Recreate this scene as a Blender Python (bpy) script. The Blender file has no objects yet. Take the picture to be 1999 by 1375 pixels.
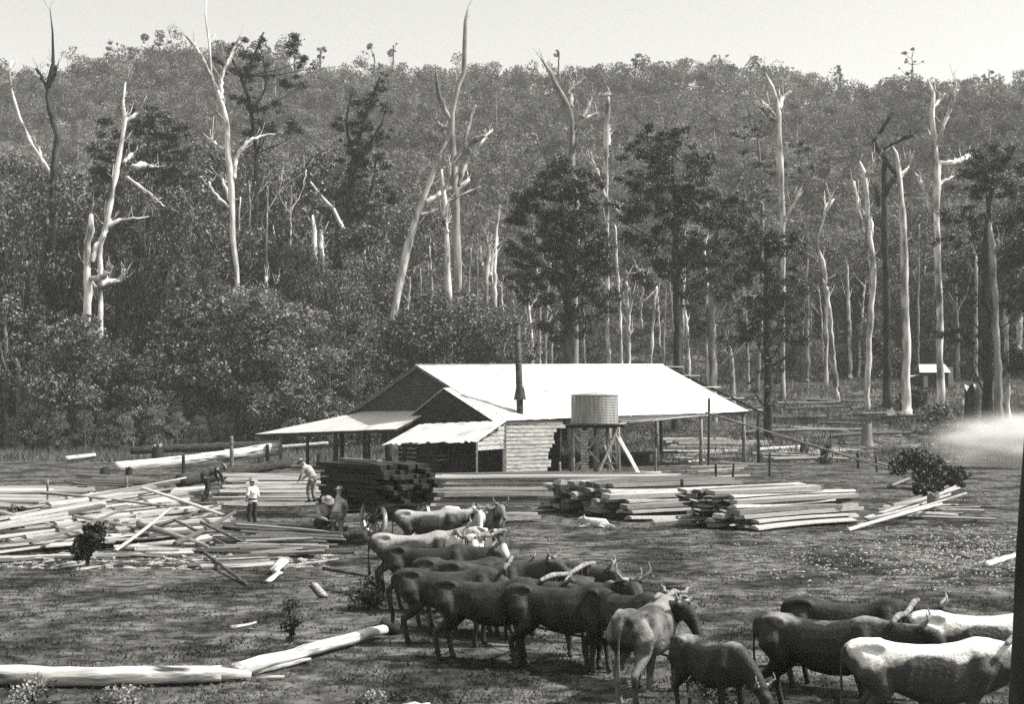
import bpy, math, random
import numpy as np
from mathutils import Vector, Matrix, Quaternion

random.seed(7); rng = np.random.default_rng(7)
R = math.radians
scene = bpy.context.scene
COL = scene.collection

# ------------------------------------------------------------------ camera, world, sun, exposure
H, F, CU, CV = 4.2, 2746.0, 999.5, 800.0
cam_data = bpy.data.cameras.new("camera")
cam = bpy.data.objects.new("camera", cam_data); COL.objects.link(cam)
cam.location = (0, 0, H); cam.rotation_euler = (R(90), 0, 0)
cam_data.sensor_width = 36.0; cam_data.lens = F / 1999.0 * 36.0
cam_data.shift_y = (CV - 687.5) / 1999.0
cam_data.clip_start = 0.1; cam_data.clip_end = 6000
scene.camera = cam

SUN_EL, SUN_AZ = 53.0, -2.0          # azimuth measured from +X towards +Y
world = bpy.data.worlds.new("World"); scene.world = world; world.use_nodes = True
nt = world.node_tree; nt.nodes.clear()
sky = nt.nodes.new("ShaderNodeTexSky"); sky.sky_type = 'NISHITA'; sky.sun_disc = False
sky.sun_elevation = R(SUN_EL); sky.sun_rotation = R(90 - SUN_AZ)
sky.air_density = 1.0; sky.dust_density = 2.5; sky.ozone_density = 1.0
bw = nt.nodes.new("ShaderNodeRGBToBW")
tint = nt.nodes.new("ShaderNodeMix"); tint.data_type = 'RGBA'; tint.blend_type = 'MULTIPLY'; tint.inputs[0].default_value = 1
tint.inputs[7].default_value = (1.0, 0.995, 0.95, 1)
bg = nt.nodes.new("ShaderNodeBackground"); bg.inputs[1].default_value = 0.15
wo = nt.nodes.new("ShaderNodeOutputWorld")
nt.links.new(sky.outputs[0], bw.inputs[0]); nt.links.new(bw.outputs[0], tint.inputs[6])
nt.links.new(tint.outputs[2], bg.inputs[0]); nt.links.new(bg.outputs[0], wo.inputs[0])

sun_d = bpy.data.lights.new("sun", 'SUN'); sun_d.energy = 4.0; sun_d.angle = R(0.5); sun_d.color = (1.0, 0.985, 0.945)
sun = bpy.data.objects.new("sun", sun_d); COL.objects.link(sun)
_sd = Vector((math.cos(R(SUN_EL)) * math.cos(R(SUN_AZ)), math.cos(R(SUN_EL)) * math.sin(R(SUN_AZ)), math.sin(R(SUN_EL))))
sun.rotation_euler = _sd.to_track_quat('Z', 'Y').to_euler(); sun.location = _sd * 300

scene.view_settings.view_transform = 'Standard'; scene.view_settings.look = 'None'
scene.view_settings.gamma = 1.0; scene.view_settings.exposure = 0.9
scene.render.engine = 'CYCLES'
scene.cycles.use_denoising = False
scene.cycles.max_bounces = 5; scene.cycles.diffuse_bounces = 2; scene.cycles.glossy_bounces = 1
scene.cycles.transmission_bounces = 2; scene.cycles.volume_bounces = 1; scene.cycles.transparent_max_bounces = 8
scene.cycles.caustics_reflective = False; scene.cycles.caustics_refractive = False
scene.cycles.sample_clamp_indirect = 4

# ------------------------------------------------------------------ helpers
def P(u, v, D):
    """Photograph point (u, v) at distance D in front of the camera."""
    return Vector(((u - CU) * D / F, D, H - (v - CV) * D / F))
def smooth(a, b, x):
    t = np.clip((x - a) / (b - a), 0, 1); return t * t * (3 - 2 * t)
_SU = np.array([-1500, -600, 0, 100, 200, 300, 400, 500, 620, 750, 1000, 1200, 1300, 1500, 1640, 1780, 1850, 1999, 2600, 3500])
_SV = np.array([260, 190, 165, 165, 140, 122, 112, 118, 145, 155, 160, 165, 150, 160, 182, 162, 172, 170, 200, 260])
def vnoise(x, y, s, seed=0):
    """cheap smooth value noise, numpy"""
    x = np.asarray(x, float) / s + 100.3 + seed * 17.1; y = np.asarray(y, float) / s + 57.7 + seed * 9.7
    xi = np.floor(x); yi = np.floor(y); fx = x - xi; fy = y - yi
    fx = fx * fx * (3 - 2 * fx); fy = fy * fy * (3 - 2 * fy)
    def h(a, b):
        n = np.sin(a * 127.1 + b * 311.7 + seed * 74.7) * 43758.5453; return n - np.floor(n)
    return (h(xi, yi) * (1 - fx) + h(xi + 1, yi) * fx) * (1 - fy) + (h(xi, yi + 1) * (1 - fx) + h(xi + 1, yi + 1) * fx) * fy
def terrain(x, y):
    x = np.asarray(x, float); y = np.asarray(y, float)
    k = smooth(0, 18, x)
    D = np.minimum(y, 450)
    base = (1 - k) * 0.10 * np.maximum(0, D - 138) + k * 0.125 * np.maximum(0, D - 112)
    base450 = (1 - k) * 0.10 * 312 + k * 0.125 * 338
    u = CU + F * x / np.maximum(y, 120)
    tgt = H - (np.interp(u, _SU, _SV) + 28 - CV) * 450 / F
    t = np.clip((D - 178) / 272, 0, 1)
    hill = (tgt - base450) * t ** 1.1
    n = (vnoise(x, y, 45, 1) - .5) * 14 + (vnoise(x, y, 20, 2) - .5) * 5
    hill = hill + n * smooth(185, 240, y) * (1 - 0.7 * smooth(400, 450, y))
    z = base + hill - 0.22 * np.maximum(0, y - 450)
    return z + (vnoise(x, y, 3.0, 3) - .5) * 0.05 * smooth(8, 20, y) * (1 - smooth(112, 130, y))
def tz(x, y): return float(terrain(x, y))
def GP(u, v):
    """point of the flat yard seen at (u, v)"""
    D = H * F / (v - CV); p = P(u, v, D); p.z = tz(p.x, p.y); return p
def onground(u, D, dz=0.0):
    x = (u - CU) * D / F; return Vector((x, D, tz(x, D) + dz))

def props(o, label=None, cat=None, group=None, kind=None):
    if label: o['label'] = label
    if cat: o['category'] = cat
    if group: o['group'] = group
    if kind: o['kind'] = kind
    return o
def link(o, parent=None):
    COL.objects.link(o)
    if parent is not None: o.parent = parent
    return o
def empty(name, loc, label=None, cat=None, group=None, rz=0.0):
    o = bpy.data.objects.new(name, None); o.empty_display_size = 0.3
    o.location = loc; o.rotation_euler = (0, 0, rz); link(o)
    return props(o, label, cat, group)
def mesh_np(name, V, Fc, mats, smooth_=False, fmat=None):
    """V (n,3), Fc (m,k) numpy"""
    me = bpy.data.meshes.new(name)
    V = np.ascontiguousarray(V, np.float32); Fc = np.ascontiguousarray(Fc, np.int32); k = Fc.shape[1]
    me.vertices.add(len(V)); me.vertices.foreach_set("co", V.ravel())
    me.loops.add(Fc.size); me.loops.foreach_set("vertex_index", Fc.ravel())
    me.polygons.add(len(Fc)); me.polygons.foreach_set("loop_start", np.arange(0, Fc.size, k, dtype=np.int32))
    if not isinstance(mats, (list, tuple)): mats = [mats]
    for m in mats: me.materials.append(m)
    if fmat is not None: me.polygons.foreach_set("material_index", np.asarray(fmat, np.int32))
    if smooth_: me.polygons.foreach_set("use_smooth", np.ones(len(Fc), bool))
    me.update(calc_edges=True)
    return me
class MB:
    """collects simple solids into ONE mesh"""
    def __init__(s): s.v = []; s.f = []; s.m = []; s.sm = []
    def add(s, vs, fs, mi=0, sm=False):
        o = len(s.v); s.v += [tuple(v) for v in vs]
        for f in fs: s.f.append(tuple(i + o for i in f)); s.m.append(mi); s.sm.append(sm)
    def box(s, c, size, rot=None, mi=0):
        hx, hy, hz = size[0] / 2, size[1] / 2, size[2] / 2
        pts = [Vector((x, y, z)) for x in (-hx, hx) for y in (-hy, hy) for z in (-hz, hz)]
        if rot is not None: pts = [rot @ p for p in pts]
        s.add([p + Vector(c) for p in pts], [(0, 1, 3, 2), (4, 6, 7, 5), (0, 4, 5, 1), (2, 3, 7, 6), (0, 2, 6, 4), (1, 5, 7, 3)], mi)
    def beam(s, a, b, w, t, mi=0, up=(0, 0, 1)):
        a = Vector(a); b = Vector(b); d = (b - a); L = d.length; d.normalize()
        side = d.cross(Vector(up))
        if side.length < 1e-3: side = d.cross(Vector((0, 1, 0)))
        side.normalize(); n = side.cross(d)
        m = Matrix((d, side, n)).transposed()
        s.box((a + b) / 2, (L, w, t), m, mi)
    def tube(s, pts, rad, n=8, cap=True, mi=0, squash=1.0):
        pts = [Vector(p) for p in pts]; N = len(pts)
        if isinstance(rad, (int, float)): rad = [rad] * N
        t0 = (pts[1] - pts[0]).normalized()
        ref = Vector((0, 0, 1)) if abs(t0.z) < 0.9 else Vector((1, 0, 0))
        nrm = t0.cross(ref).normalized(); vs = []; prev = t0
        for i, p in enumerate(pts):
            t = (pts[min(i + 1, N - 1)] - pts[max(i - 1, 0)])
            t = t.normalized() if t.length > 1e-9 else prev
            nrm = prev.rotation_difference(t) @ nrm; nrm = (nrm - t * nrm.dot(t)).normalized(); prev = t
            bn = t.cross(nrm)
            for k in range(n):
                a = 2 * math.pi * k / n
                vs.append(p + (nrm * math.cos(a) + bn * math.sin(a) * squash) * rad[i])
        fs = [(i * n + k, i * n + (k + 1) % n, (i + 1) * n + (k + 1) % n, (i + 1) * n + k) for i in range(N - 1) for k in range(n)]
        if cap: fs += [tuple(range(n - 1, -1, -1)), tuple((N - 1) * n + k for k in range(n))]
        s.add(vs, fs, mi, True)
    def ball(s, c, r, n=8, m=6, mi=0, scale=(1, 1, 1)):
        c = Vector(c); vs = [c + Vector((0, 0, r * scale[2]))]
        for i in range(1, m):
            th = math.pi * i / m
            for k in range(n):
                a = 2 * math.pi * k / n
                vs.append(c + Vector((r * scale[0] * math.sin(th) * math.cos(a), r * scale[1] * math.sin(th) * math.sin(a), r * scale[2] * math.cos(th))))
        vs.append(c - Vector((0, 0, r * scale[2])))
        fs = [(0, 1 + k, 1 + (k + 1) % n) for k in range(n)]
        for i in range(m - 2):
            for k in range(n):
                a = 1 + i * n + k; b = 1 + i * n + (k + 1) % n
                fs.append((a, a + n, b + n, b))
        l = len(vs) - 1; o = 1 + (m - 2) * n
        fs += [(l, o + (k + 1) % n, o + k) for k in range(n)]
        s.add(vs, fs, mi, True)
    def slab(s, poly, thick, mi=0):
        """solid sheet under the polygon's points"""
        poly = [Vector(p) for p in poly]; n = len(poly)
        nn = Vector((0, 0, 0))
        for i in range(n): nn += poly[i].cross(poly[(i + 1) % n])
        nn.normalize(); low = [p - nn * thick for p in poly]
        s.add(poly + low, [tuple(range(n)), tuple(range(2 * n - 1, n - 1, -1))] + [(i, i + n, (i + 1) % n + n, (i + 1) % n) for i in range(n)], mi)
    def mesh(s, name, mats):
        me = bpy.data.meshes.new(name); me.from_pydata(s.v, [], s.f)
        if not isinstance(mats, (list, tuple)): mats = [mats]
        for m in mats: me.materials.append(m)
        me.polygons.foreach_set("material_index", s.m); me.polygons.foreach_set("use_smooth", s.sm)
        me.update(); return me
    def build(s, name, mats, parent=None, **kw):
        o = bpy.data.objects.new(name, s.mesh(name, mats)); link(o, parent); props(o, **kw); return o
def local_build(mb, name, mats, root):
    """mb holds world coordinates: shift into the root's frame (root has no rotation)"""
    off = Vector(root.location); mb.v = [tuple(Vector(v) - off) for v in mb.v]
    return mb.build(name, mats, root)
def copy_tree(o, parent=None):
    c = o.copy(); COL.objects.link(c); c.parent = parent
    for ch in [k for k in o.children]: copy_tree(ch, c)
    return c

# ------------------------------------------------------------------ materials (all procedural)
def G3(g): return (g, g * 0.992, g * 0.945, 1)
def material(name, lo, hi, scale=3.0, detail=4, rough=0.9, bump=0.0, stretch=(1, 1, 1), rand=0.0, c0=0.35, c1=0.65,
             spec=0.2, coord='Object', extra=None, trans=0.0, metal=0.0, bumpscale=None):
    m = bpy.data.materials.new(name); m.use_nodes = True; n = m.node_tree; N = n.nodes; L = n.links
    b = N['Principled BSDF']; b.inputs['Roughness'].default_value = rough; b.inputs['Specular IOR Level'].default_value = spec
    b.inputs['Metallic'].default_value = metal
    tc = N.new('ShaderNodeTexCoord'); mp = N.new('ShaderNodeMapping'); mp.inputs['Scale'].default_value = stretch
    L.new(tc.outputs[coord], mp.inputs[0])
    oi = N.new('ShaderNodeObjectInfo'); ad = N.new('ShaderNodeVectorMath'); ad.operation = 'MULTIPLY_ADD'
    cv = N.new('ShaderNodeCombineXYZ')
    for i in range(3): L.new(oi.outputs['Random'], cv.inputs[i])
    L.new(cv.outputs[0], ad.inputs[0]); ad.inputs[1].default_value = (37, 61, 23); L.new(mp.outputs[0], ad.inputs[2])
    no = N.new('ShaderNodeTexNoise'); no.inputs['Scale'].default_value = scale; no.inputs['Detail'].default_value = detail
    L.new(ad.outputs[0] if rand >= 0 else mp.outputs[0], no.inputs['Vector'])
    cr = N.new('ShaderNodeValToRGB'); cr.color_ramp.elements[0].position = c0; cr.color_ramp.elements[1].position = c1
    cr.color_ramp.elements[0].color = G3(lo); cr.color_ramp.elements[1].color = G3(hi)
    L.new(no.outputs['Fac'], cr.inputs[0]); out = cr.outputs[0]
    if extra:                      # second, larger pattern multiplied in: (scale, lo factor, c0, c1)
        n2 = N.new('ShaderNodeTexNoise'); n2.inputs['Scale'].default_value = extra[0]; n2.inputs['Detail'].default_value = 3
        L.new(ad.outputs[0] if rand >= 0 else mp.outputs[0], n2.inputs['Vector'])
        r2 = N.new('ShaderNodeMapRange'); r2.inputs[1].default_value = extra[2]; r2.inputs[2].default_value = extra[3]
        r2.inputs[3].default_value = extra[1]; r2.inputs[4].default_value = 1.0
        L.new(n2.outputs['Fac'], r2.inputs[0])
        mx = N.new('ShaderNodeVectorMath'); mx.operation = 'SCALE'; L.new(out, mx.inputs[0]); L.new(r2.outputs[0], mx.inputs['Scale']); out = mx.outputs[0]
    if rand > 0:
        r3 = N.new('ShaderNodeMapRange'); r3.inputs[3].default_value = 1 - rand; r3.inputs[4].default_value = 1 + rand * 0.4
        L.new(oi.outputs['Random'], r3.inputs[0])
        mx = N.new('ShaderNodeVectorMath'); mx.operation = 'SCALE'; L.new(out, mx.inputs[0]); L.new(r3.outputs[0], mx.inputs['Scale']); out = mx.outputs[0]
    L.new(out, b.inputs['Base Color'])
    if bump:
        nb = no
        if bumpscale:
            nb = N.new('ShaderNodeTexNoise'); nb.inputs['Scale'].default_value = bumpscale; nb.inputs['Detail'].default_value = 4
            L.new(ad.outputs[0], nb.inputs['Vector'])
        bu = N.new('ShaderNodeBump'); bu.inputs['Strength'].default_value = bump; bu.inputs['Distance'].default_value = 0.05
        L.new(nb.outputs['Fac'], bu.inputs['Height']); L.new(bu.outputs[0], b.inputs['Normal'])
    if trans:
        tr = N.new('ShaderNodeBsdfTranslucent'); L.new(out, tr.inputs[0]); ms = N.new('ShaderNodeMixShader'); ms.inputs[0].default_value = trans
        L.new(b.outputs[0], ms.inputs[1]); L.new(tr.outputs[0], ms.inputs[2]); L.new(ms.outputs[0], N['Material Output'].inputs[0])
    return m
M = {}
M['ground'] = material('ground_earth', 0.022, 0.155, 2.2, 12, 1.0, 0.9, rand=-1, c0=0.36, c1=0.66, extra=(0.38, 0.30, 0.41, 0.56), spec=0.05)
M['grass'] = material('grass_blades', 0.035, 0.13, 0.5, 4, 0.9, rand=-1, extra=(0.38, 0.35, 0.41, 0.56), trans=0.25, spec=0.1)
M['chips'] = material('wood_chips', 0.15, 0.36, 2.0, 3, 0.9, rand=-1)
M['plank'] = material('sawn_wood', 0.10, 0.48, 3.0, 6, 0.85, 0.4, stretch=(1.2, 9, 9), rand=0.6, c0=0.3, c1=0.6)
M['plank_dark'] = material('weathered_and_shade_wood', 0.05, 0.16, 3.0, 5, 0.9, 0.3, stretch=(1.2, 7, 7), rand=0.4)  # weathered timber; also darkens stack boards in place of end shade
M['log'] = material('peeled_log', 0.24, 0.60, 2.6, 7, 0.8, 0.6, stretch=(0.5, 4, 4), c0=0.28, c1=0.55, extra=(1.1, 0.12, 0.36, 0.46))
M['post'] = material('post_wood', 0.10, 0.30, 3.0, 5, 0.9, 0.3, stretch=(4, 4, 0.6), rand=0.4)
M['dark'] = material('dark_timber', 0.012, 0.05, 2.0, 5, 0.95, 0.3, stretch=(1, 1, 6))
M['board_wall'] = material('slab_boards', 0.20, 0.44, 2.0, 6, 0.9, 0.3, stretch=(1, 1, 7), c0=0.3, c1=0.6, extra=(0.9, 0.6, 0.3, 0.5))
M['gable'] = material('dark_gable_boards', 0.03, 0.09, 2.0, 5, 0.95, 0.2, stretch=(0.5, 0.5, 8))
M['iron'] = material('iron_roof', 0.40, 0.50, 0.8, 7, 0.75, 0.2, stretch=(1, 1, 1), c0=0.25, c1=0.5, extra=(0.6, 0.72, 0.30, 0.42), spec=0.15, bumpscale=3)
M['iron_b'] = material('iron_roof_older', 0.36, 0.47, 1.1, 7, 0.8, 0.2, c0=0.25, c1=0.5, extra=(0.7, 0.6, 0.30, 0.44), spec=0.15, bumpscale=3)
M['tank'] = material('galvanised_iron', 0.20, 0.40, 2.0, 5, 0.5, 0.1, stretch=(3, 3, 0.4), spec=0.4)
M['stack'] = material('sooty_iron', 0.02, 0.07, 4.0, 4, 0.6, 0.1)
M['bark_pale'] = material('pale_bark', 0.20, 0.78, 1.3, 6, 0.85, 0.5, stretch=(1, 1, 0.35), rand=0.25, c0=0.34, c1=0.60, extra=(0.7, 0.28, 0.36, 0.46))
M['bark_dark'] = material('dark_bark', 0.02, 0.09, 2.0, 5, 0.95, 0.5, stretch=(1, 1, 0.3), rand=0.2, extra=(0.3, 0.5, 0.4, 0.6))
M['bark_grey'] = material('grey_bark', 0.12, 0.36, 1.5, 5, 0.9, 0.5, stretch=(1, 1, 0.25), rand=0.3)
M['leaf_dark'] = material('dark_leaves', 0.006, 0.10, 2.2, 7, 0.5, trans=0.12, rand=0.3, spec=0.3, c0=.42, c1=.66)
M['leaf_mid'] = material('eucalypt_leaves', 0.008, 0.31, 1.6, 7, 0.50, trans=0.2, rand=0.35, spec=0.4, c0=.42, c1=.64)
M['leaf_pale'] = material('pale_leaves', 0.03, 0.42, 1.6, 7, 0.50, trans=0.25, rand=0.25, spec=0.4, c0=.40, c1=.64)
M['leaf_hill'] = material('hill_leaves', 0.03, 0.32, 0.22, 8, 0.9, trans=0.2, rand=-1, extra=(0.016, 0.6, 0.40, 0.6), spec=0.05)
M['skin'] = material('skin', 0.22, 0.32, 5, 3, 0.6)
M['shirt_white'] = material('white_shirt', 0.60, 0.78, 4, 4, 0.9, 0.5, bumpscale=9)
M['shirt_grey'] = material('grey_shirt', 0.26, 0.42, 4, 4, 0.9, 0.5, bumpscale=9)
M['shirt_dark'] = material('dark_shirt', 0.03, 0.07, 4, 4, 0.9, 0.5, bumpscale=9)
M['trousers'] = material('dark_trousers', 0.02, 0.05, 4, 4, 0.95, 0.4, bumpscale=9)
M['trousers_grey'] = material('grey_trousers', 0.12, 0.22, 4, 4, 0.95, 0.4, bumpscale=9)
M['felt'] = material('felt_hat', 0.16, 0.30, 5, 3, 0.95)
M['boot'] = material('boot_leather', 0.015, 0.03, 5, 3, 0.7)
M['horn'] = material('horn', 0.14, 0.34, 4, 3, 0.5)
M['coat_dark'] = material('dark_hide', 0.008, 0.036, 3.5, 6, 0.7, 0.35, spec=0.3, bumpscale=24)
M['coat_brown'] = material('brown_hide', 0.014, 0.06, 2.5, 6, 0.7, 0.35, spec=0.3, bumpscale=24)
M['coat_pied'] = material('pied_hide', 0.03, 0.42, 1.3, 3, 0.65, 0.35, c0=0.50, c1=0.54, spec=0.3, bumpscale=24)
M['coat_roan'] = material('roan_hide', 0.03, 0.26, 2.0, 5, 0.65, 0.35, c0=0.40, c1=0.66, spec=0.3, bumpscale=24)
M['coat_white'] = material('white_hide', 0.04, 0.50, 1.1, 3, 0.65, 0.35, c0=0.36, c1=0.42, spec=0.3, bumpscale=24)
def painted_top_light(name, top, side, z0, z1):  # blends by height: sunlit top and shaded side painted into the coat
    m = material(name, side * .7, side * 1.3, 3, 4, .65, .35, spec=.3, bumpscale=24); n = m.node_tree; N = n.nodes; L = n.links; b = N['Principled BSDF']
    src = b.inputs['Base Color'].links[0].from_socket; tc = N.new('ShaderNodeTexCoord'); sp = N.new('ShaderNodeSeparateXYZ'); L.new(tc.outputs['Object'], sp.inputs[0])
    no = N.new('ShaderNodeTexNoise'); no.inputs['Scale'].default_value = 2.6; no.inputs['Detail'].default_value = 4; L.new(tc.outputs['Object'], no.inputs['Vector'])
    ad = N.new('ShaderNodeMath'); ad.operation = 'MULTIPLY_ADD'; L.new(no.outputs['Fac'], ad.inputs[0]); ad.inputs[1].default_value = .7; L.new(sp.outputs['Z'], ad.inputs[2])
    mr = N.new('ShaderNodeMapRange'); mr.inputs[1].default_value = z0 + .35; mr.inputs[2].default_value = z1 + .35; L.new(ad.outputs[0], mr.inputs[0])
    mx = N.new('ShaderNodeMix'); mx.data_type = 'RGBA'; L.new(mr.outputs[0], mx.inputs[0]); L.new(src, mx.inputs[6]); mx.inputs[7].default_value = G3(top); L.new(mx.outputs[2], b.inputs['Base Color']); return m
M['coat_painted_shade'] = painted_top_light('white_hide_painted_shade', .66, .05, 1.15, 1.24)  # white animal; shade on its side painted as dark hide
M['coat_painted_spine_light'] = painted_top_light('hide_painted_spine_light', .20, .022, 1.34, 1.44)  # sunlight along the spine painted as a pale strip
M['coat_painted_back_light'] = painted_top_light('hide_painted_back_light', .28, .035, 1.16, 1.30)  # sunlight on the back painted as paler hide higher up
M['tyre'] = material('iron_tyre', 0.35, 0.50, 5, 3, 0.35, spec=0.6)

# ------------------------------------------------------------------ terrain
def build_ground():
    us = np.concatenate([np.linspace(-5200, -1000, 28), np.linspace(-900, 2900, 260), np.linspace(3000, 7200, 28)])
    Ds = np.concatenate([[-60, -20, 0.5, 6], np.geomspace(10, 112, 150), np.linspace(114, 500, 130), np.linspace(520, 1500, 18)])
    dd = np.maximum(Ds, 60)
    X = (us[None, :] - CU) * (np.where(Ds[:, None] < 112, np.maximum(Ds[:, None], 30), Ds[:, None])) / F
    Y = np.repeat(Ds[:, None], len(us), 1)
    Z = terrain(X, Y)
    V = np.stack([X, Y, Z], -1).reshape(-1, 3); nu = len(us)
    i, j = np.meshgrid(np.arange(len(Ds) - 1), np.arange(nu - 1), indexing='ij')
    a = (i * nu + j).ravel()
    Fc = np.stack([a, a + 1, a + nu + 1, a + nu], -1)
    o = bpy.data.objects.new('ground', mesh_np('ground', V, Fc, M['ground'], True)); link(o); props(o, kind='structure')
build_ground()

def leaf_quads(C, size, up=0.0, aspect=0.6):
    n = len(C)
    nrm = rng.normal(size=(n, 3)); nrm[:, 2] += up; nrm /= np.linalg.norm(nrm, axis=1, keepdims=True)
    t = rng.normal(size=(n, 3)); t -= nrm * np.sum(t * nrm, 1, keepdims=True); t /= np.linalg.norm(t, axis=1, keepdims=True)
    b = np.cross(nrm, t)
    s = (np.broadcast_to(size, (n,)) * rng.uniform(0.6, 1.3, n))[:, None] * .5
    V = np.stack([C - t * s, C - b * s * aspect + t * s * .1, C + t * s, C + b * s * aspect - t * s * .1], 1).reshape(-1, 3)
    return V, np.arange(4 * n).reshape(-1, 4)
def in_balls(centres, radii, n, flat=0.75, shell=0.55):
    centres = np.asarray(centres, float); radii = np.asarray(radii, float)
    w = radii ** 2; k = rng.choice(len(centres), n, p=w / w.sum())
    d = rng.normal(size=(n, 3)); d /= np.linalg.norm(d, axis=1, keepdims=True)
    r = rng.uniform(shell, 1.05, n) ** 0.7
    d[:, 2] *= flat
    return centres[k] + d * (r * radii[k])[:, None]

# ------------------------------------------------------------------ far forest on the hill (one mass)
def build_forest():
    n = 5600
    y = rng.uniform(0, 1, n * 3); y = np.sqrt(y * (466 ** 2 - 196 ** 2) + 196 ** 2)
    u = rng.uniform(-420, 2420, n * 3); x = (u - CU) * y / F
    keep = rng.uniform(0, 1, n * 3) < 0.75 + 0.6 * (vnoise(x, y, 18, 5) - .35)
    x, y = x[keep][:n], y[keep][:n]; z = terrain(x, y)
    ht = rng.uniform(5, 11, len(x)); r = rng.uniform(2.0, 4.2, len(x))
    tall = rng.uniform(0, 1, len(x)) < 0.035; ht[tall] += rng.uniform(3, 7, tall.sum())
    V = []; Fc = []; off = 0; per = 190
    C = []
    for k in range(len(x)):
        m = rng.integers(2, 5); cs = np.stack([x[k] + rng.uniform(-1, 1, m) * r[k] * .6, y[k] + rng.uniform(-1, 1, m) * r[k] * .6, z[k] + ht[k] - rng.uniform(0.2, 1.5, m) * r[k]], 1)
        C.append(in_balls(cs, np.full(m, r[k] * .62), per, 0.8, 0.5))
    C = np.concatenate(C); V, Fc = leaf_quads(C, 0.66, 0.4)
    # thin pale and dark stems of the far trees
    nb = 650; idx = rng.choice(len(x), nb); hw = rng.uniform(.10, .22, nb)
    bx = x[idx] + rng.uniform(-2, 2, nb); by = y[idx] - 2.5; bz = terrain(bx, by); tp = bz + ht[idx] * rng.uniform(.6, 1.08, nb); dx = rng.uniform(-.8, .8, nb)
    sv = []
    for sx, sy in ((-1, 0), (0, -1), (1, 0), (0, 1)): sv.append(np.stack([bx + sx * hw, by + sy * hw, bz - .3], 1))
    for sx, sy in ((-1, 0), (0, -1), (1, 0), (0, 1)): sv.append(np.stack([bx + dx + sx * hw * .4, by + sy * hw * .4, tp], 1))
    SV = np.stack(sv, 1).reshape(-1, 3); base = np.arange(nb)[:, None] * 8 + len(V)
    SF = np.concatenate([base + np.array([[a, (a + 1) % 4, 4 + (a + 1) % 4, 4 + a]]) for a in range(4)])
    fm = np.concatenate([np.zeros(len(Fc), int), np.tile(np.where(rng.uniform(0, 1, nb) < .5, 1, 2), 4)])
    o = bpy.data.objects.new('forest', mesh_np('forest', np.concatenate([V, SV]), np.concatenate([Fc, SF]), [M['leaf_hill'], M['bark_grey'], M['bark_dark']], False, fm))
    link(o); props(o, 'dense grey eucalypt forest covering the far hillside up to the skyline', 'forest', kind='stuff')
build_forest()

# ------------------------------------------------------------------ leafy trees
def crown_points(h, w, base, nb, n, top_bias=0.5, flat=.7, ball=.26):
    cs, rs = [], []
    for i in range(nb):
        f = random.random() ** top_bias; zz = h * (base + (1 - base) * f * .93)
        prof = math.sin(min(1, (1 - (zz / h - base) / (1 - base)) * 1.15 + .12) * math.pi * .62)
        rr = w * .5 * prof * math.sqrt(random.random()) * 1.0; a = random.uniform(0, 2 * math.pi)
        cs.append((rr * math.cos(a), rr * math.sin(a), zz)); rs.append(w * ball * random.uniform(.5, 1.1))
    return in_balls(cs, rs, n, flat), cs
def make_tree(name, leafmat, barkmat, h, w, base, nb, n, leaf, label, cat, group=None, trunk_r=.25, loc=(0, 0, 0), **kw):
    root = empty(name, loc, label, cat, group)
    pts, cs = crown_points(h, w, base, nb, n, **kw)
    V, Fc = leaf_quads(pts, leaf, .2)
    c = bpy.data.objects.new('crown', mesh_np('crown', V, Fc, leafmat)); link(c, root)
    t = MB(); px = [(0, 0, -.5)]; rr = [trunk_r * 1.3]
    lean = random.uniform(-.06, .06)
    for i in range(1, 9): px.append((math.sin(i * 1.3) * .12 * i * .3 + lean * h * i / 8, math.cos(i * 1.7) * .1, h * .9 * i / 8)); rr.append(trunk_r * (1 - i / 8.6))
    t.tube(px, rr, 8)
    for c_ in random.sample(cs, min(10, len(cs))):
        zb = max(h * .2, c_[2] - h * .18); k = zb / (h * .9) * 8; i = min(7, int(k)); p0 = Vector(px[i]).lerp(Vector(px[i + 1]), k - i)
        mid = p0.lerp(Vector(c_), .5) + Vector((0, 0, -h * .02))
        t.tube([p0, mid, c_], [trunk_r * .35, trunk_r * .25, trunk_r * .1], 5)
    t.build('trunk', barkmat, root)
    return root

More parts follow.
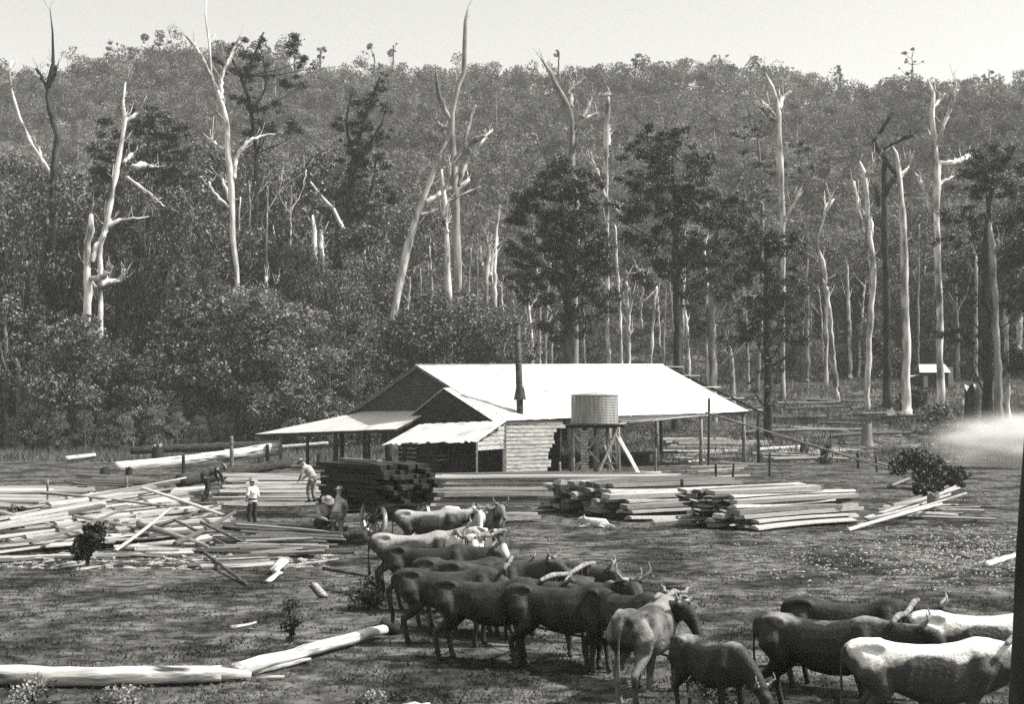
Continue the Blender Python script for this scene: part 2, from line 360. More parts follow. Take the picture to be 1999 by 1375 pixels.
def bank():
    protos = {'shrub': [], 'tall': [], 'pale': []}
    lab = {'shrub': ('leafy undergrowth tree in the thick bank of bush behind the sawmill yard', 'trees of the bush bank'),
           'tall': ('tall leafy eucalypt with dark patchy crown in the forest behind the sawmill', 'tall forest eucalypts'),
           'pale': ('light leafed young tree in the sunlit bush bank behind the lean-to roof', 'light leafed bank trees')}
    for k in range(4):
        protos['shrub'].append(make_tree('bush_tree', M['leaf_mid'], M['bark_grey'], 12, 8.5, .02, 70, 9500, .26, lab['shrub'][0], 'tree', lab['shrub'][1], .16, top_bias=.75, ball=.15))
        protos['tall'].append(make_tree('eucalypt_tree', M['leaf_mid'], M['bark_grey'], 22, 9, .14, 80, 12000, .32, lab['tall'][0], 'tree', lab['tall'][1], .28, top_bias=.7, ball=.16))
        protos['pale'].append(make_tree('young_tree', M['leaf_pale'], M['bark_grey'], 12, 8, .03, 66, 9500, .25, lab['pale'][0], 'tree', lab['pale'][1], .14, top_bias=.75, ball=.15))
    used = set()
    def place(kind, u, D, vtop, wf=1.0):
        p = random.choice(protos[kind]); o = p
        if p.name in used: o = copy_tree(p)
        used.add(p.name)
        loc = onground(u, D, -.2); top = H - (vtop - CV) * D / F; h0 = 12 if kind != 'tall' else 22
        s = max(.25, (top - loc.z) / (h0 * .97)); o.location = loc; o.rotation_euler = (0, 0, random.uniform(0, 6.28))
        sx = min(s * wf, 1.45) * random.uniform(.85, 1.15); o.scale = (sx, sx, s)
    vt1 = lambda u: np.interp(u, [-100, 60, 150, 300, 400, 560, 640, 700, 760, 900, 1050], [560, 540, 600, 620, 600, 570, 600, 650, 640, 605, 640])
    vt2 = lambda u: np.interp(u, [-100, 0, 100, 180, 260, 360, 420, 560, 650, 740, 800, 1000, 1500, 1560, 1760, 1999], [330, 330, 400, 330, 240, 330, 430, 430, 400, 420, 560, 600, 560, 470, 490, 380])
    vt3 = lambda u: np.interp(u, [-100, 160, 400, 560, 700, 860, 1000, 1250, 1600, 2100], [310, 300, 280, 260, 300, 430, 520, 480, 440, 400])
    # low shrub skirt in front
    for u in np.arange(-160, 470, 46): place('shrub' if random.random() < .6 else 'pale', u + random.uniform(-12, 12), 136 + random.uniform(-2, 2), 800 + random.uniform(-30, 20), .9)
    for u in np.arange(-200, 1010, 47):
        if 700 < u < 1000: D = 146
        else: D = 141
        pale = 330 < u < 740 or u < 100
        place('pale' if (pale and random.random() < .7) else 'shrub', u + random.uniform(-14, 14), D + random.uniform(-3, 3), vt1(u) + random.uniform(-40, 130), 1.0)
    for u in np.arange(-170, 1500, 62):
        if 1000 < u < 1500 and random.random() < .35: continue
        pale = 360 < u < 700
        place('pale' if (pale and random.random() < .6) else 'shrub', u + random.uniform(-18, 18), (150 if u < 1000 else 172) + random.uniform(-3, 3), (vt1(u) if u < 1000 else 660) - random.uniform(20, 80) + 20, 1.0)
    for u in np.arange(-220, 2250, 44):
        if 770 < u < 1500 and random.random() < .55: continue
        D = 160 if u < 1000 else 180
        place('tall', u + random.uniform(-22, 22), D + random.uniform(-4, 5), vt2(u) + random.uniform(-25, 80), .95)
    for u in np.arange(-180, 730, 34):
        place('tall', u + random.uniform(-20, 20), 146 + random.uniform(-4, 4), random.uniform(310, 590) if u < 380 else random.uniform(400, 600), random.uniform(.45, .75))
    for u in np.arange(1480, 2250, 55):
        place('shrub', u + random.uniform(-20, 20), 177 + random.uniform(-3, 3), 640 + random.uniform(-60, 50), 1.0)
    for u in np.arange(-220, 2250, 48):
        if 850 < u < 1300 and random.random() < .3: continue
        place('tall', u + random.uniform(-25, 25), 192 + random.uniform(-5, 6), vt3(u) + random.uniform(-30, 90), .9)
    for k in protos:
        for p in protos[k]:
            if p.name not in used:
                for c in list(p.children): bpy.data.objects.remove(c)
                bpy.data.objects.remove(p)
bank()

def clump_tree(name, label, D, base_uv, clumps, trunks, leafmat, barkmat, density=1.0, leaf=.22, cat='tree', group=None):
    """clumps: (u, v, radius_u, radius_v) in photo pixels; each becomes a round 3-D cluster of leaves"""
    loc = onground(base_uv[0], D); root = empty(name, loc, label, cat, group)
    C = []; cl = []
    for (u, v, ru, rv) in clumps:
        r = ru * D / F; k = max(4, int(ru * rv / 62)); rz_ = rv * D / F
        for j in range(k):
            a = random.uniform(0, 6.28); q = math.sqrt(random.random()) * 1.1
            p = P(u, v, D) + Vector((q * r * math.cos(a), random.uniform(-1, 1) * max(r, 1.2) * .8, q * rz_ * math.sin(a)))
            cl.append(tuple(p)); rr = random.uniform(.2, .72) * min(1.1, max(.6, rz_))
            n = int(230 * density * rr * rr * 2.2) + 6
            C.append(np.array(p) + rng.normal(size=(n, 3)) * rr * np.array([.50, .50, .33]))
    V, Fc = leaf_quads(np.concatenate(C) - np.array(loc), leaf, .2)
    link(bpy.data.objects.new('crown', mesh_np('crown', V, Fc, leafmat)), root)
    for i, tr in enumerate(trunks):
        pts = [P(u, v, D + (j * .15 if i else 0)) for j, (u, v, r) in enumerate(tr)]
        rad = [r * D / F for (u, v, r) in tr]
        if i == 0:
            pts = [Vector((loc.x, D, loc.z - .4))] + pts; rad = [rad[0] * 1.25] + rad
            sp = trunk_pts = pts
        t = MB(); t.tube(*resample(pts, rad, .08), n=8)
        if i == 0:
            for q in random.sample(cl, min(len(cl), 16)):
                b = min(trunk_pts[1:], key=lambda w_: (w_ - Vector(q)).length + max(0, w_.z - q[2] + 1) * 2)
                t.tube([b, b.lerp(Vector(q), .55) - Vector((0, 0, .3)), q], [.10, .07, .03], 5)
        local_build(t, 'trunk' if i == 0 else 'branch', barkmat, root)
    return root

def resample(pts, rad, wob=0.0, step=None, rv=.1):
    """Catmull-Rom through the points, with a little gnarl"""
    pts = [Vector(p) for p in pts]; n = len(pts); out = []; ro = []
    L = sum((pts[i + 1] - pts[i]).length for i in range(n - 1)); step = step or max(L / 26, .25)
    for i in range(n - 1):
        p0 = pts[max(i - 1, 0)]; p1 = pts[i]; p2 = pts[i + 1]; p3 = pts[min(i + 2, n - 1)]
        k = max(1, int((p2 - p1).length / step))
        for j in range(k):
            t = j / k; t2 = t * t; t3 = t2 * t
            q = 0.5 * ((2 * p1) + (p2 - p0) * t + (2 * p0 - 5 * p1 + 4 * p2 - p3) * t2 + (3 * p1 - p0 - 3 * p2 + p3) * t3)
            if i + j > 0: q = q + Vector((random.uniform(-1, 1), random.uniform(-1, 1), random.uniform(-1, 1))) * wob
            out.append(q); ro.append((rad[i] * (1 - t) + rad[i + 1] * t) * random.uniform(1 - rv, 1 + rv))
    out.append(pts[-1]); ro.append(rad[-1]); return out, ro

def dead_tree(D, lines, label, mat='bark_pale', name='dead_tree', group=None, twigs=1.0, dark_low=None):
    """lines[0]: the trunk from the bottom up, the rest limbs; each point (u, v, radius) in photo pixels"""
    u0 = lines[0][0][0]; loc = onground(u0, D); root = empty(name, loc, label, 'dead tree', group)
    for i, ln in enumerate(lines):
        sgn = random.choice((-1, 1)); pts = []; rad = []
        for j, (u, v, r) in enumerate(ln):
            dp = 0 if i == 0 else sgn * j * random.uniform(.3, .9)
            pts.append(P(u, v, D + dp)); rad.append(r * D / F * .92)
        if i == 0 and pts[0].z > loc.z:
            pts = [Vector((loc.x, D, loc.z - .5)), Vector((loc.x, D, loc.z + .7)).lerp(pts[0], .12)] + pts; rad = [rad[0] * 1.5, rad[0] * 1.12] + rad
        t = MB(); q, rr = resample(pts, rad, .075, None, .15); t.tube(q, rr, 8)
        if i > 0 or len(lines) == 1 or True:
            for s in range(int((9 if i == 0 else 6) * twigs)):
                k = random.randint(int(len(q) * (.55 if i == 0 else .3)), len(q) - 1); a = q[k]; dr = (q[k] - q[k - 1]).normalized()
                d = (dr + Vector((random.uniform(-1, 1), random.uniform(-1, 1), random.uniform(-.2, .9)))).normalized()
                L = random.uniform(.7, 2.2); b = a + d * L * .5; c = a + d * L + Vector((random.uniform(-.3, .3), 0, random.uniform(0, .5)))
                w0 = min(rr[k] * .4, .07); t.tube([a, b, c], [w0, w0 * .6, .012], 4)
                if random.random() < .7: t.tube([b, b + Vector((random.uniform(-.5, .5), random.uniform(-.5, .5), random.uniform(.1, .7)))], [w0 * .5, .01], 4)
        local_build(t, 'trunk' if i == 0 else 'branch', M[mat], root)
    return root

DT = [
 (150, 'bark_dark', 'black burnt dead tree with pale crooked top, furthest to the left of the forest', [
   [(105, 800, 8), (104, 600, 8), (105, 420, 8), (105, 330, 8), (112, 265, 7), (98, 215, 6), (93, 190, 5), (98, 150, 5), (104, 120, 4), (102, 60, 2), (98, 20, 1)],
   [(94, 175, 4), (82, 152, 3), (70, 132, 2)], [(96, 170, 4), (104, 148, 4), (110, 128, 2.5)]]),
 (151, 'bark_pale', 'slender pale curved dead limb tree sweeping up beside the black burnt tree', [
   [(104, 420, 5), (98, 340, 5), (82, 312, 5), (64, 282, 3.5), (38, 228, 3), (22, 175, 3), (17, 140, 3), (24, 118, 1.5)], [(80, 305, 3), (76, 290, 2.5), (68, 282, 2)]]),
 (147, 'bark_pale', 'thick white broken dead trunk with short white arms standing in the dark bush', [
   [(165, 715, 7), (167, 640, 8), (172, 570, 9), (169, 500, 8), (175, 450, 8), (178, 418, 4)],
   [(175, 545, 6), (195, 542, 6), (211, 530, 4)], [(176, 548, 5), (188, 562, 6), (206, 550, 6), (236, 546, 6), (241, 526, 4)], [(180, 512, 5), (188, 480, 5), (205, 455, 5), (213, 428, 5)]]),
 (148, 'bark_pale', 'leaning dead tree with white twisted limbs against a dark crown', [
   [(196, 480, 6), (208, 440, 6), (215, 395, 6), (228, 335, 6), (238, 280, 5), (243, 230, 5), (241, 200, 3), (245, 160, 1.5)],
   [(243, 236, 4), (256, 230, 4), (268, 220, 3)], [(208, 442, 6), (225, 434, 6), (240, 428, 3), (292, 424, 2)],
   [(247, 344, 3), (272, 364, 4), (295, 382, 4), (320, 402, 2)], [(256, 328, 6), (275, 322, 7), (290, 324, 4), (310, 326, 2)], [(241, 318, 4), (250, 308, 5), (258, 300, 4)]]),
 (150, 'bark_pale', 'tall thin dead tree with two upswept white limbs reaching above the left skyline', [
   [(463, 575, 6), (460, 520, 6), (455, 460, 7), (453, 400, 7), (450, 350, 7), (446, 300, 6), (443, 240, 5), (436, 210, 5), (424, 180, 5), (412, 150, 4), (408, 90, 2.5), (402, 30, 1.5), (404, -5, 1)],
   [(412, 150, 5), (402, 130, 5), (390, 105, 4), (372, 80, 3), (360, 68, 1.5)], [(433, 195, 4), (434, 150, 3), (448, 112, 3), (468, 70, 1.5)],
   [(455, 350, 6), (462, 308, 5), (482, 278, 4), (510, 266, 3), (552, 260, 1.5)], [(451, 398, 4), (441, 370, 3.5), (430, 335, 2)], [(449, 405, 4), (420, 380, 4), (407, 355, 2)], [(438, 292, 3), (425, 284, 3), (414, 272, 3)]]),
 (156, 'bark_pale', 'white dead tree leaning steeply over the bush behind the gable', [
   [(762, 655, 8), (768, 615, 8), (777, 570, 8), (788, 525, 8), (797, 480, 8), (812, 425, 7), (826, 390, 6), (842, 345, 5), (858, 305, 4), (872, 275, 2)],
   [(833, 395, 6), (855, 380, 5), (875, 368, 6), (897, 364, 6), (915, 350, 4)], [(896, 364, 4), (912, 318, 4), (938, 280, 4), (962, 252, 1.5)],
   [(822, 420, 5), (850, 413, 4), (880, 392, 3), (938, 364, 1.5)]]),
 (158, 'bark_grey', 'tallest dead tree with a long bare trunk rising high above the skyline', [
   [(893, 612, 9), (893, 540, 9), (891, 460, 9), (888, 380, 8), (885, 320, 8), (882, 260, 7), (883, 220, 6), (893, 170, 5), (905, 140, 5), (907, 90, 4), (908, 40, 4), (915, 10, 1.5)],
   [(881, 236, 6), (864, 206, 6), (854, 170, 4), (851, 138, 2)], [(880, 250, 4), (864, 250, 5), (853, 238, 4)],
   [(888, 325, 6), (900, 296, 6), (922, 276, 6), (946, 266, 4)], [(905, 290, 3), (914, 250, 4), (928, 205, 2)], [(884, 310, 4), (868, 330, 4), (846, 352, 3)]]),
 (155, 'bark_pale', 'straight white dead trunk close beside the tallest dead tree', [
   [(877, 600, 7), (874, 540, 7), (872, 470, 6), (868, 400, 5), (864, 360, 4), (862, 330, 2)], [(873, 455, 4), (868, 440, 5), (866, 425, 3)], [(866, 372, 3), (875, 350, 3), (880, 318, 2)]]),
 (152, 'bark_grey', 'forked dead tree rising out of the round dark tree', [
   [(1122, 640, 8), (1124, 500, 8), (1124, 400, 7), (1117, 320, 7), (1115, 280, 6), (1117, 240, 6), (1112, 215, 6), (1100, 190, 6), (1084, 165, 5), (1073, 140, 4), (1057, 115, 2)],
   [(1112, 210, 6), (1115, 190, 5), (1113, 178, 3)], [(1118, 252, 4), (1138, 232, 4), (1152, 225, 4), (1167, 222, 3)], [(1137, 230, 4), (1148, 208, 4), (1156, 190, 2)], [(1108, 184, 3), (1118, 170, 4), (1134, 158, 3)], [(1118, 300, 4), (1124, 275, 3), (1130, 250, 2)]]),
 (150, 'bark_pale', 'thin white pole-like dead tree with a thick snapped top', [
   [(1187, 715, 5), (1186, 600, 4.5), (1184, 480, 4), (1184, 380, 4), (1183, 300, 4), (1184, 285, 6), (1185, 240, 6), (1187, 205, 6), (1188, 188, 2)],
   [(1183, 390, 3), (1170, 345, 3), (1158, 318, 2), (1150, 290, 1.5)], [(1188, 285, 4), (1189, 268, 4), (1190, 252, 3)], [(1184, 392, 3), (1195, 400, 3), (1205, 412, 2)]]),
 (165, 'bark_pale', 'double stemmed white dead tree low in the middle of the forest', [
   [(953, 645, 5), (950, 580, 6), (948, 545, 6), (955, 500, 5), (950, 465, 3)], [(952, 540, 4), (940, 510, 3), (938, 480, 2)], [(966, 630, 4), (966, 540, 4), (968, 460, 4), (975, 400, 3)], [(957, 540, 4), (962, 500, 4), (960, 488, 3)]]),
 (158, 'bark_pale', 'tall dead tree with a forked spike top behind the dark leafy trees', [
   [(1528, 640, 5), (1529, 540, 5), (1528, 465, 6), (1527, 400, 6), (1524, 340, 6), (1522, 280, 6), (1521, 225, 6), (1517, 200, 6), (1508, 170, 5), (1493, 143, 3)],
   [(1521, 212, 5), (1530, 190, 4), (1546, 178, 2)], [(1516, 236, 4), (1498, 222, 4), (1480, 205, 2)], [(1515, 230, 3), (1500, 210, 3), (1486, 195, 1.5)], [(1530, 432, 4), (1545, 405, 3), (1562, 370, 1.5)]]),
 (150, 'bark_pale', 'pale dead tree with crooked trunk, first of the right hand cluster', [
   [(1693, 775, 6), (1695, 700, 6), (1698, 640, 6), (1704, 560, 6), (1705, 520, 6), (1698, 470, 6), (1694, 420, 5), (1690, 360, 5), (1688, 340, 5), (1678, 315, 2)],
   [(1690, 345, 5), (1702, 325, 5), (1717, 308, 4)], [(1696, 480, 5), (1684, 450, 5), (1675, 400, 4), (1667, 355, 3)], [(1697, 480, 4), (1702, 440, 4), (1694, 410, 3)]]),
 (153, 'bark_dark', 'dark dead tree with white hooked limbs in the right hand cluster', [
   [(1732, 745, 9), (1731, 660, 8), (1730, 560, 7), (1727, 470, 7), (1727, 400, 7), (1726, 360, 6), (1726, 310, 5), (1718, 295, 5), (1708, 275, 3)],
   [(1727, 382, 6), (1740, 355, 6), (1755, 342, 6), (1773, 322, 3)], [(1722, 305, 6), (1710, 290, 6), (1706, 275, 4)], [(1726, 292, 3), (1745, 280, 3), (1765, 270, 4), (1783, 264, 4)], [(1722, 300, 7), (1735, 320, 6), (1750, 338, 5)], [(1718, 260, 4), (1725, 248, 4), (1740, 225, 1.5)], [(1714, 400, 5), (1712, 380, 6), (1710, 365, 3)]]),
 (146, 'bark_pale', 'very straight pale dead trunk with dark left side in the right hand cluster', [
   [(1770, 800, 11), (1769, 740, 10), (1768, 640, 9), (1767, 560, 8), (1765, 480, 8), (1761, 420, 7), (1757, 360, 6), (1755, 325, 5), (1750, 300, 3), (1742, 285, 1.5)], [(1757, 345, 4), (1768, 332, 4), (1774, 322, 2)]]),
 (148, 'bark_pale', 'tall dead tree with a bent elbow limb and two high forks near the right edge', [
   [(1836, 790, 9), (1835, 700, 8), (1835, 620, 8), (1832, 520, 7), (1830, 440, 7), (1829, 360, 8), (1826, 310, 7), (1824, 270, 6), (1820, 230, 5), (1820, 180, 4), (1811, 155, 2)],
   [(1826, 285, 5), (1840, 250, 4), (1852, 222, 4), (1862, 185, 4), (1867, 160, 1.5)], [(1829, 350, 7), (1834, 322, 7), (1860, 318, 6), (1878, 312, 6), (1892, 303, 4)], [(1831, 362, 4), (1848, 352, 4), (1864, 344, 2)], [(1820, 212, 3), (1834, 195, 3), (1845, 182, 1.5)], [(1818, 415, 3), (1806, 380, 4), (1795, 350, 4), (1782, 335, 2)]]),
 (160, 'bark_pale', 'short leaning white dead trunk between the pale crooked tree and the clearing', [
   [(1632, 765, 6), (1625, 680, 5), (1620, 620, 5), (1616, 585, 5), (1613, 560, 4)]]),
 (168, 'bark_pale', 'crooked white snag behind the short leaning trunk', [
   [(1612, 560, 4), (1606, 512, 5), (1596, 485, 5), (1595, 462, 5), (1602, 440, 4), (1612, 415, 4), (1628, 388, 2)], [(1606, 430, 3), (1612, 405, 3), (1620, 388, 2)]]),
 (140, 'bark_grey', 'tall dark sided trunk near the right edge, left of the edge pair', [
   [(1950, 800, 9), (1948, 720, 8), (1944, 620, 7), (1940, 540, 7), (1936, 480, 7), (1932, 435, 4)], [(1938, 500, 4), (1948, 480, 4), (1946, 465, 2)]]),
 (143, 'bark_pale', 'white slim trunk at the far right edge of the forest', [
   [(1968, 800, 5), (1966, 700, 5), (1964, 640, 5), (1960, 590, 4)], [(1988, 680, 7), (1990, 640, 7), (1992, 600, 5)]]),
 (170, 'bark_pale', 'pale diagonal dead limb tree above the left bush bank', [
   [(700, 520, 4), (685, 470, 4), (670, 446, 5), (650, 410, 4), (630, 385, 3), (606, 355, 2)]]),
 (152, 'bark_pale', 'pale twin trunk standing in the left middle forest', [
   [(617, 565, 6), (615, 500, 6), (613, 450, 5), (610, 420, 2)], [(630, 540, 5), (628, 490, 5), (626, 450, 3)]]),
 (150, 'bark_pale', 'small white forked dead sapling behind the tank', [
   [(1227, 712, 5), (1226, 640, 5), (1224, 590, 4), (1222, 550, 3)], [(1226, 630, 3), (1236, 580, 3), (1258, 545, 3), (1240, 520, 2)], [(1252, 640, 4), (1250, 600, 3), (1256, 560, 2)]]),
 (148, 'bark_pale', 'white butted trunk standing low in the dark bush at far left', [[(104, 806, 8), (107, 770, 6), (107, 745, 5)]]),
]
for (D, mt, lb, ln) in DT: dead_tree(D - 6, ln, lb, mt)
# slim pale boles in the middle forest: nothing tells them apart
for (u, D, v1, r) in [(1040, 160, 560, 4), (1052, 168, 600, 4), (1063, 158, 480, 4), (1075, 162, 640, 3.5), (1100, 150, 500, 4), (1140, 165, 560, 3), (1213, 160, 440, 3), (1345, 170, 600, 4), (1388, 140, 490, 6), (1430, 150, 660, 5),
                      (930, 172, 500, 3), (985, 170, 560, 3), (850, 176, 480, 3.5), (835, 170, 560, 3), (790, 172, 540, 3.5), (720, 176, 440, 3.5), (560, 168, 470, 4), (530, 152, 540, 5), (345, 165, 430, 4), (380, 160, 560, 4), (12, 140, 620, 5), (38, 139, 700, 5),
                      (1270, 168, 560, 3), (1460, 165, 560, 3.5), (1575, 172, 560, 4), (1660, 176, 520, 3.5), (1870, 175, 560, 4), (1905, 172, 500, 4), (1800, 180, 520, 3)] + [(random.uniform(690, 1480), random.uniform(158, 178), random.uniform(430, 620), random.uniform(1.6, 3.2)) for _ in range(13)] + [(random.uniform(1480, 1990), random.uniform(168, 182), random.uniform(430, 600), random.uniform(1.6, 3)) for _ in range(7)] + [(random.uniform(60, 690), random.uniform(156, 166), random.uniform(330, 470), random.uniform(1.8, 3.2)) for _ in range(16)]:
    l = random.uniform(-14, 14)
    dead_tree(D, [[(u, 760 if u < 1100 else 740, r * 1.15), (u + l * .3, (v1 + 740) / 2, r), (u + l, v1, r * .6)]] + ([[(u + l * .7, v1 + 50, r * .5), (u + l + random.choice((-22, 22)), v1 + 10, r * .4), (u + l + random.choice((-30, 30)), v1 - 30, 1)]] if random.random() < .6 else []),
              'slim pale bare bole among the trees behind the sawmill', random.choice(('bark_pale', 'bark_grey')), 'bare_tree', 'slim pale boles in the forest', .6)

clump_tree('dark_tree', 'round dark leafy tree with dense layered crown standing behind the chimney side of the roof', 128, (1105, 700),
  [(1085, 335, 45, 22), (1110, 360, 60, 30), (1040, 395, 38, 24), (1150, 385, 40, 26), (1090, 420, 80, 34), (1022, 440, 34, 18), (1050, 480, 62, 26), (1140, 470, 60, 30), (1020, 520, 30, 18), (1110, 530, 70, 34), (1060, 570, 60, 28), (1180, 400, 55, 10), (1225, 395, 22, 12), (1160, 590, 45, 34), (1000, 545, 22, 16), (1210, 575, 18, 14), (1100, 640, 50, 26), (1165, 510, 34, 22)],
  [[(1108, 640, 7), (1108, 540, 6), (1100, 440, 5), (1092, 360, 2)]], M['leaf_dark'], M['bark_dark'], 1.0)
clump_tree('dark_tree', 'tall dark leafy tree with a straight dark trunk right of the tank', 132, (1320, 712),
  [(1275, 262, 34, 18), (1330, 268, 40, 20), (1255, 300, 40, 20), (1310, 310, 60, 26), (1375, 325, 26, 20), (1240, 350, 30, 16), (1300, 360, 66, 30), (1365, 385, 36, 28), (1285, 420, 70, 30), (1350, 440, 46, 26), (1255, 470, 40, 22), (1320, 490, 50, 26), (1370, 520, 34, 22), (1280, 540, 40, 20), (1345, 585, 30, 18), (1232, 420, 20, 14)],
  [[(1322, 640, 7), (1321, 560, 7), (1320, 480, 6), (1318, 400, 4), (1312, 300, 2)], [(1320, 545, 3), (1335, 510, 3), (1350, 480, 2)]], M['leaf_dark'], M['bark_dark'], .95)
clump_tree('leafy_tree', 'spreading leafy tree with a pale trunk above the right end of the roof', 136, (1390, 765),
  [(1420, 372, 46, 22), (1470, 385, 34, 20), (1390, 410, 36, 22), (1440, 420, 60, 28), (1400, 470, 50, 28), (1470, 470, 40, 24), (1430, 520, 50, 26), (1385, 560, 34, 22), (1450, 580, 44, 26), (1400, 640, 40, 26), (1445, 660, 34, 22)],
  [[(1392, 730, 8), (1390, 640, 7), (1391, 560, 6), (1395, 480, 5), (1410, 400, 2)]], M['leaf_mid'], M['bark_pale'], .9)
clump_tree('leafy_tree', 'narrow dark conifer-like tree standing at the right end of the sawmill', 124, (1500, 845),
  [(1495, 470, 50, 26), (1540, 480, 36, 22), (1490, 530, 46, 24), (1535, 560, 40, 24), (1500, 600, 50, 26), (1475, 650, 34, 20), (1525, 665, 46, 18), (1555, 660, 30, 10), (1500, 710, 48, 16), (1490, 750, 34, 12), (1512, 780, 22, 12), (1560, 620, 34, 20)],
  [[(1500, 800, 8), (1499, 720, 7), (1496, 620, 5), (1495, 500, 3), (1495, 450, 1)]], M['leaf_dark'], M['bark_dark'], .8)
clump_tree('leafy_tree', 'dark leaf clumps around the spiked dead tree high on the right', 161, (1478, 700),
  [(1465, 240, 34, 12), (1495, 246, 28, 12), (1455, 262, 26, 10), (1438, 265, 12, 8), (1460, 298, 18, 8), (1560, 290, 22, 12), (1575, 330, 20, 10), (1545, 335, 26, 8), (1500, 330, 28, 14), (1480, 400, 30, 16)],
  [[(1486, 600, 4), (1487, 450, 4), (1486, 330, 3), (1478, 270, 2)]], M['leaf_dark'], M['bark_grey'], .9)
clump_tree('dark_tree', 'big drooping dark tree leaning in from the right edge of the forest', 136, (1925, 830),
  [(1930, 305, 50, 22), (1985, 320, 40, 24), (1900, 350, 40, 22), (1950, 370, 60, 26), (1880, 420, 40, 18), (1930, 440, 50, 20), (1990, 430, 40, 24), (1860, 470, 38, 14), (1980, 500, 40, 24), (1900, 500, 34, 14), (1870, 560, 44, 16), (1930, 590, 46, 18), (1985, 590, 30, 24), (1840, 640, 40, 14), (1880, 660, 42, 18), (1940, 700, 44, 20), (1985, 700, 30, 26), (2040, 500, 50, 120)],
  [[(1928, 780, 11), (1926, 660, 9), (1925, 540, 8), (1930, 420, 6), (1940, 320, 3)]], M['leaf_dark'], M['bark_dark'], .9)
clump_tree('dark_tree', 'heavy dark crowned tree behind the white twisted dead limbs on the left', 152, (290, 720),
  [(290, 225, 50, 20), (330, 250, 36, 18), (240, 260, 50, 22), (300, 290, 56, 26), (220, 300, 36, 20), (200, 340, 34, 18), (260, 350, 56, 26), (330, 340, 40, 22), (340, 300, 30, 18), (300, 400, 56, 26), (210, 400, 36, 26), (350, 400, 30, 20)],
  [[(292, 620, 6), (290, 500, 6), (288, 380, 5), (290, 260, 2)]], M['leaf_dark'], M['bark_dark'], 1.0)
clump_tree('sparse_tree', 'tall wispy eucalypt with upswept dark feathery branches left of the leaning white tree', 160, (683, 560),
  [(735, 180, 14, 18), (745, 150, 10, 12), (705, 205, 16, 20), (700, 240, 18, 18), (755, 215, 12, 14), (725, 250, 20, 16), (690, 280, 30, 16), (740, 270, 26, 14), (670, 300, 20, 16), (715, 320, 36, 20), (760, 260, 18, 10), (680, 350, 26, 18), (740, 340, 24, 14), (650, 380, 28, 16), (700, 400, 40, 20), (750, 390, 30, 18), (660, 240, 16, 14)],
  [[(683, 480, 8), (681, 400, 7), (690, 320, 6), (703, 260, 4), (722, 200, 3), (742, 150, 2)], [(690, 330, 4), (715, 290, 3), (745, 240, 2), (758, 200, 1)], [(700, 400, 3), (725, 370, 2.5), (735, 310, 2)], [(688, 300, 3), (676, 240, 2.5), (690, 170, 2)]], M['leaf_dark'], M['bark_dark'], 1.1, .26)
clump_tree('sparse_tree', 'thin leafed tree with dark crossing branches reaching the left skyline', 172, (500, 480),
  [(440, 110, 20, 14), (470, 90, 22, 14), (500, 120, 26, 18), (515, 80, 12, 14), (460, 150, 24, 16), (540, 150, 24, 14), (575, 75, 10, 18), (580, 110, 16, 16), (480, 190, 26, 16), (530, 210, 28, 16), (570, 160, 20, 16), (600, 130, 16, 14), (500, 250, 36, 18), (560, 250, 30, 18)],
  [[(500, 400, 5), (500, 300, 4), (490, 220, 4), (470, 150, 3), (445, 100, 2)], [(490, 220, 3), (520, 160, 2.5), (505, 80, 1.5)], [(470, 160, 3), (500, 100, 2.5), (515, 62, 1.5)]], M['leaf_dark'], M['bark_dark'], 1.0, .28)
# ragged trees on the skyline
for (u, v, r, hgt, lb) in [(767, 92, 11, 46, 'small palm-like tree alone on the skyline'), (575, 78, 12, 40, 'two tufted tree standing tallest on the left skyline'), (625, 96, 10, 30, 'small tufted tree on the skyline left of the palm-like one'), (1090, 100, 6, 30, 'tiny thin tree on the middle skyline'),
                       (1405, 110, 14, 30, 'small tree bump on the skyline above the dark tall tree'), (1780, 118, 26, 36, 'broad rounded tree highest on the right skyline'), (1640, 135, 8, 24, 'small open tree in the dip of the right skyline'), (1240, 108, 16, 26, 'leafy bump right of the middle skyline'), (730, 112, 26, 34, 'broad tree on the skyline beside the palm-like one'), (1930, 138, 18, 26, 'leafy tree on the skyline at the far right'),
                       (230, 105, 30, 30, 'rounded dark tree on the left skyline'), (310, 92, 32, 30, 'wide rounded tree crowning the left hill')]:
    clump_tree('skyline_tree', lb, 452, (u, 0), [(u, v, r, r * .8), (u + random.uniform(-3, 3), v + r, r * .7, r * .6)], [[(u, v + hgt, 1.6), (u + 1, v + 8, 1.2), (u, v - 4, .6)]], M['leaf_mid'], M['bark_dark'], .35, .62)

